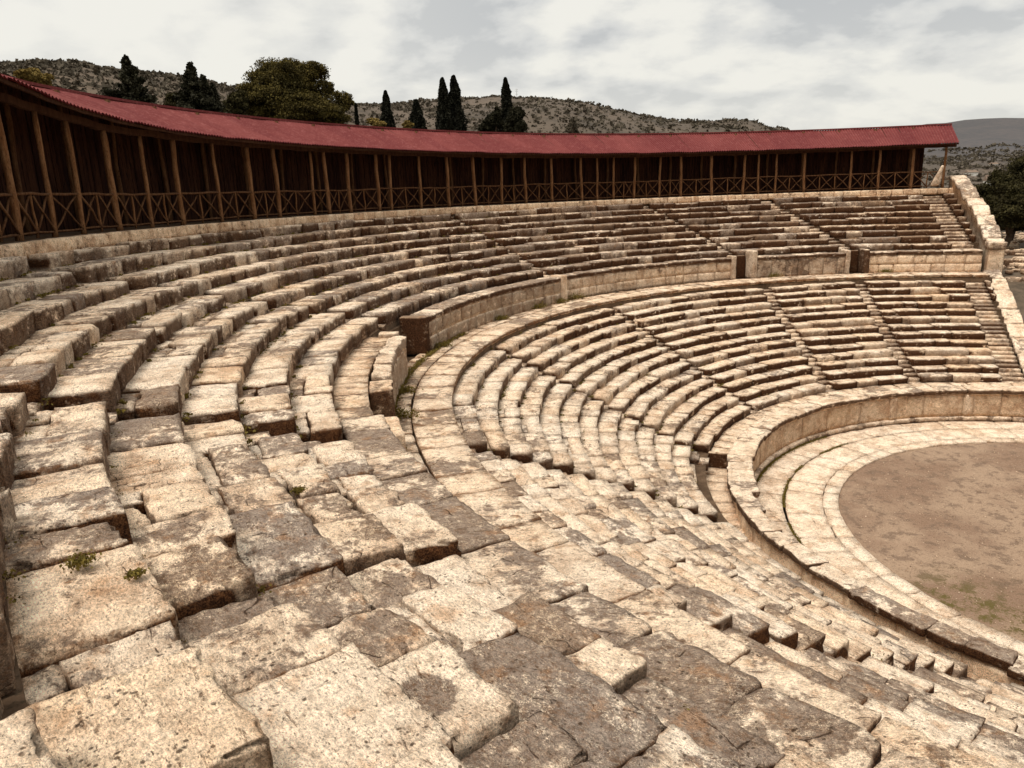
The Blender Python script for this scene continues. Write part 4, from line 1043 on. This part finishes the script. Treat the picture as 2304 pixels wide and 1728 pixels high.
for i, (a, r, z, s, lab) in enumerate([(138.4, 27.45, -6.35, .45, 'brown weeds at the bright end of the tall wall'), (143, 27.35, -6.38, .5, 'weeds along the foot of the tall streaked wall'), (151, 27.3, -6.38, .35, 'yellowish weed tuft at the wall foot'),
                                       (165.8, 27.2, -6.38, .4, 'weeds beside the dark doorway'), (181.5, 27.05, -6.38, .35, 'green weeds below the rounded parapet'), (187.5, 27.0, -6.4, .45, 'dark green weeds by the parapet end'), (134.5, 27.7, -6.38, .6, 'brown grass tuft in the wall recess'),
                                       (100.5, 27.6, -6.38, .5, 'low grass below the grey stained wall'), (84, 27.6, -6.38, .4, 'low grass below the pale block wall')]):
    o = P(a, r, z); t = empty('weed_clump', o, lab, 'weed', 'weeds growing on the walkway'); mb = MB(); tuft(mb, o, s, 600); mb.build('leaves', MOSS, t, smooth=False, origin=o)
for i, (x, y, s, lab) in enumerate([(303, 1285, .08, 'small green moss tuft beside the big lifted slab'), (1547, 1590, .07, 'tiny green sprig beside a dark grey slab'), (672, 1100, .12, 'yellow green moss cushion between two slabs'), (675, 1222, .08, 'small moss cushion near the worn stairway'), (300, 815, .12, 'golden moss at a seat foot'), (180, 1260, .16, 'dark moss under the broken block end')]):
    q = find(x, y)
    if q:
        z = (upz if q[0] == 'U' else loz)(q[1]); o = P(q[2], q[3], z - .03); t = empty('moss_tuft', o, lab, 'moss', 'moss tufts on the seats'); mb = MB(); tuft(mb, o, s * .75, 420); mb.build('leaves', MOSS, t, smooth=False, origin=o)

# ------------------------------------------------------------------ light
SUN_EL, SUN_AZ = math.radians(64), math.radians(225)   # azimuth clockwise from +Y
w = bpy.data.worlds.new('World'); SC.world = w; w.use_nodes = True; nt = w.node_tree; nt.nodes.clear(); g = G(nt)
out = g.n('ShaderNodeOutputWorld')
sky = g.n('ShaderNodeTexSky', sky_type='NISHITA'); sky.sun_disc = False; sky.sun_elevation = SUN_EL; sky.sun_rotation = SUN_AZ
b1 = g.n('ShaderNodeBackground'); g.put(b1.inputs[0], sky.outputs[0]); b1.inputs[1].default_value = .08
d = g.n('ShaderNodeTexCoord').outputs['Generated']; s = g.sepv(d)
zz = g.math('ADD', g.math('MAXIMUM', s[2], 0.0), .30)
pc = g.comb(g.math('DIVIDE', s[0], zz), g.math('DIVIDE', s[1], zz), 0.0)
c1 = g.noise(g.vm('ADD', pc, (3.1, 1.7, 0)), 1.5, 10, .60, .35); c2 = g.noise(g.vm('ADD', pc, (8.1, .7, 0)), 2.6, 6, .55, .3)
c3 = g.noise(g.vm('ADD', pc, (3.16, 1.78, 0)), 1.9, 10, .52, .1); c1 = g.noise(g.vm('ADD', pc, (3.1, 1.7, 0)), 1.9, 10, .52, .1)
cc = g.math('ADD', g.math('ADD', g.math('MULTIPLY', c1, .7), g.math('MULTIPLY', c2, .3)), g.math('MULTIPLY', g.math('SUBTRACT', c1, c3), 1.1))
colr = g.mix(g.ss(cc, .38, .57), (.87, .85, .78), (.67, .67, .65))
colr = g.mix(g.ss(cc, .54, .64), colr, (.53, .54, .54))
colr = g.mix(g.math('MULTIPLY', g.ss(s[0], .10, -.45), .55), colr, (.88, .86, .79))
colr = g.mix(g.ss(s[2], .22, .02), colr, g.mix(.55, colr, (.84, .815, .74)))
b2 = g.n('ShaderNodeBackground'); g.put(b2.inputs[0], colr); b2.inputs[1].default_value = 1.06
mx = g.n('ShaderNodeMixShader'); mx.inputs[0].default_value = .93; nt.links.new(b1.outputs[0], mx.inputs[1]); nt.links.new(b2.outputs[0], mx.inputs[2]); nt.links.new(mx.outputs[0], out.inputs[0])
sd = bpy.data.lights.new('sun', 'SUN'); sd.energy = 2.55; sd.angle = math.radians(28); sd.color = (1.0, .93, .85); so = bpy.data.objects.new('sun', sd); COL.objects.link(so)
v = np.array([math.sin(SUN_AZ) * math.cos(SUN_EL), math.cos(SUN_AZ) * math.cos(SUN_EL), math.sin(SUN_EL)])
from mathutils import Vector
so.rotation_euler = Vector(v).to_track_quat('Z', 'Y').to_euler(); so.location = (0, 0, 60)
SC.view_settings.view_transform = 'Standard'; SC.view_settings.look = 'None'; SC.view_settings.exposure = 0
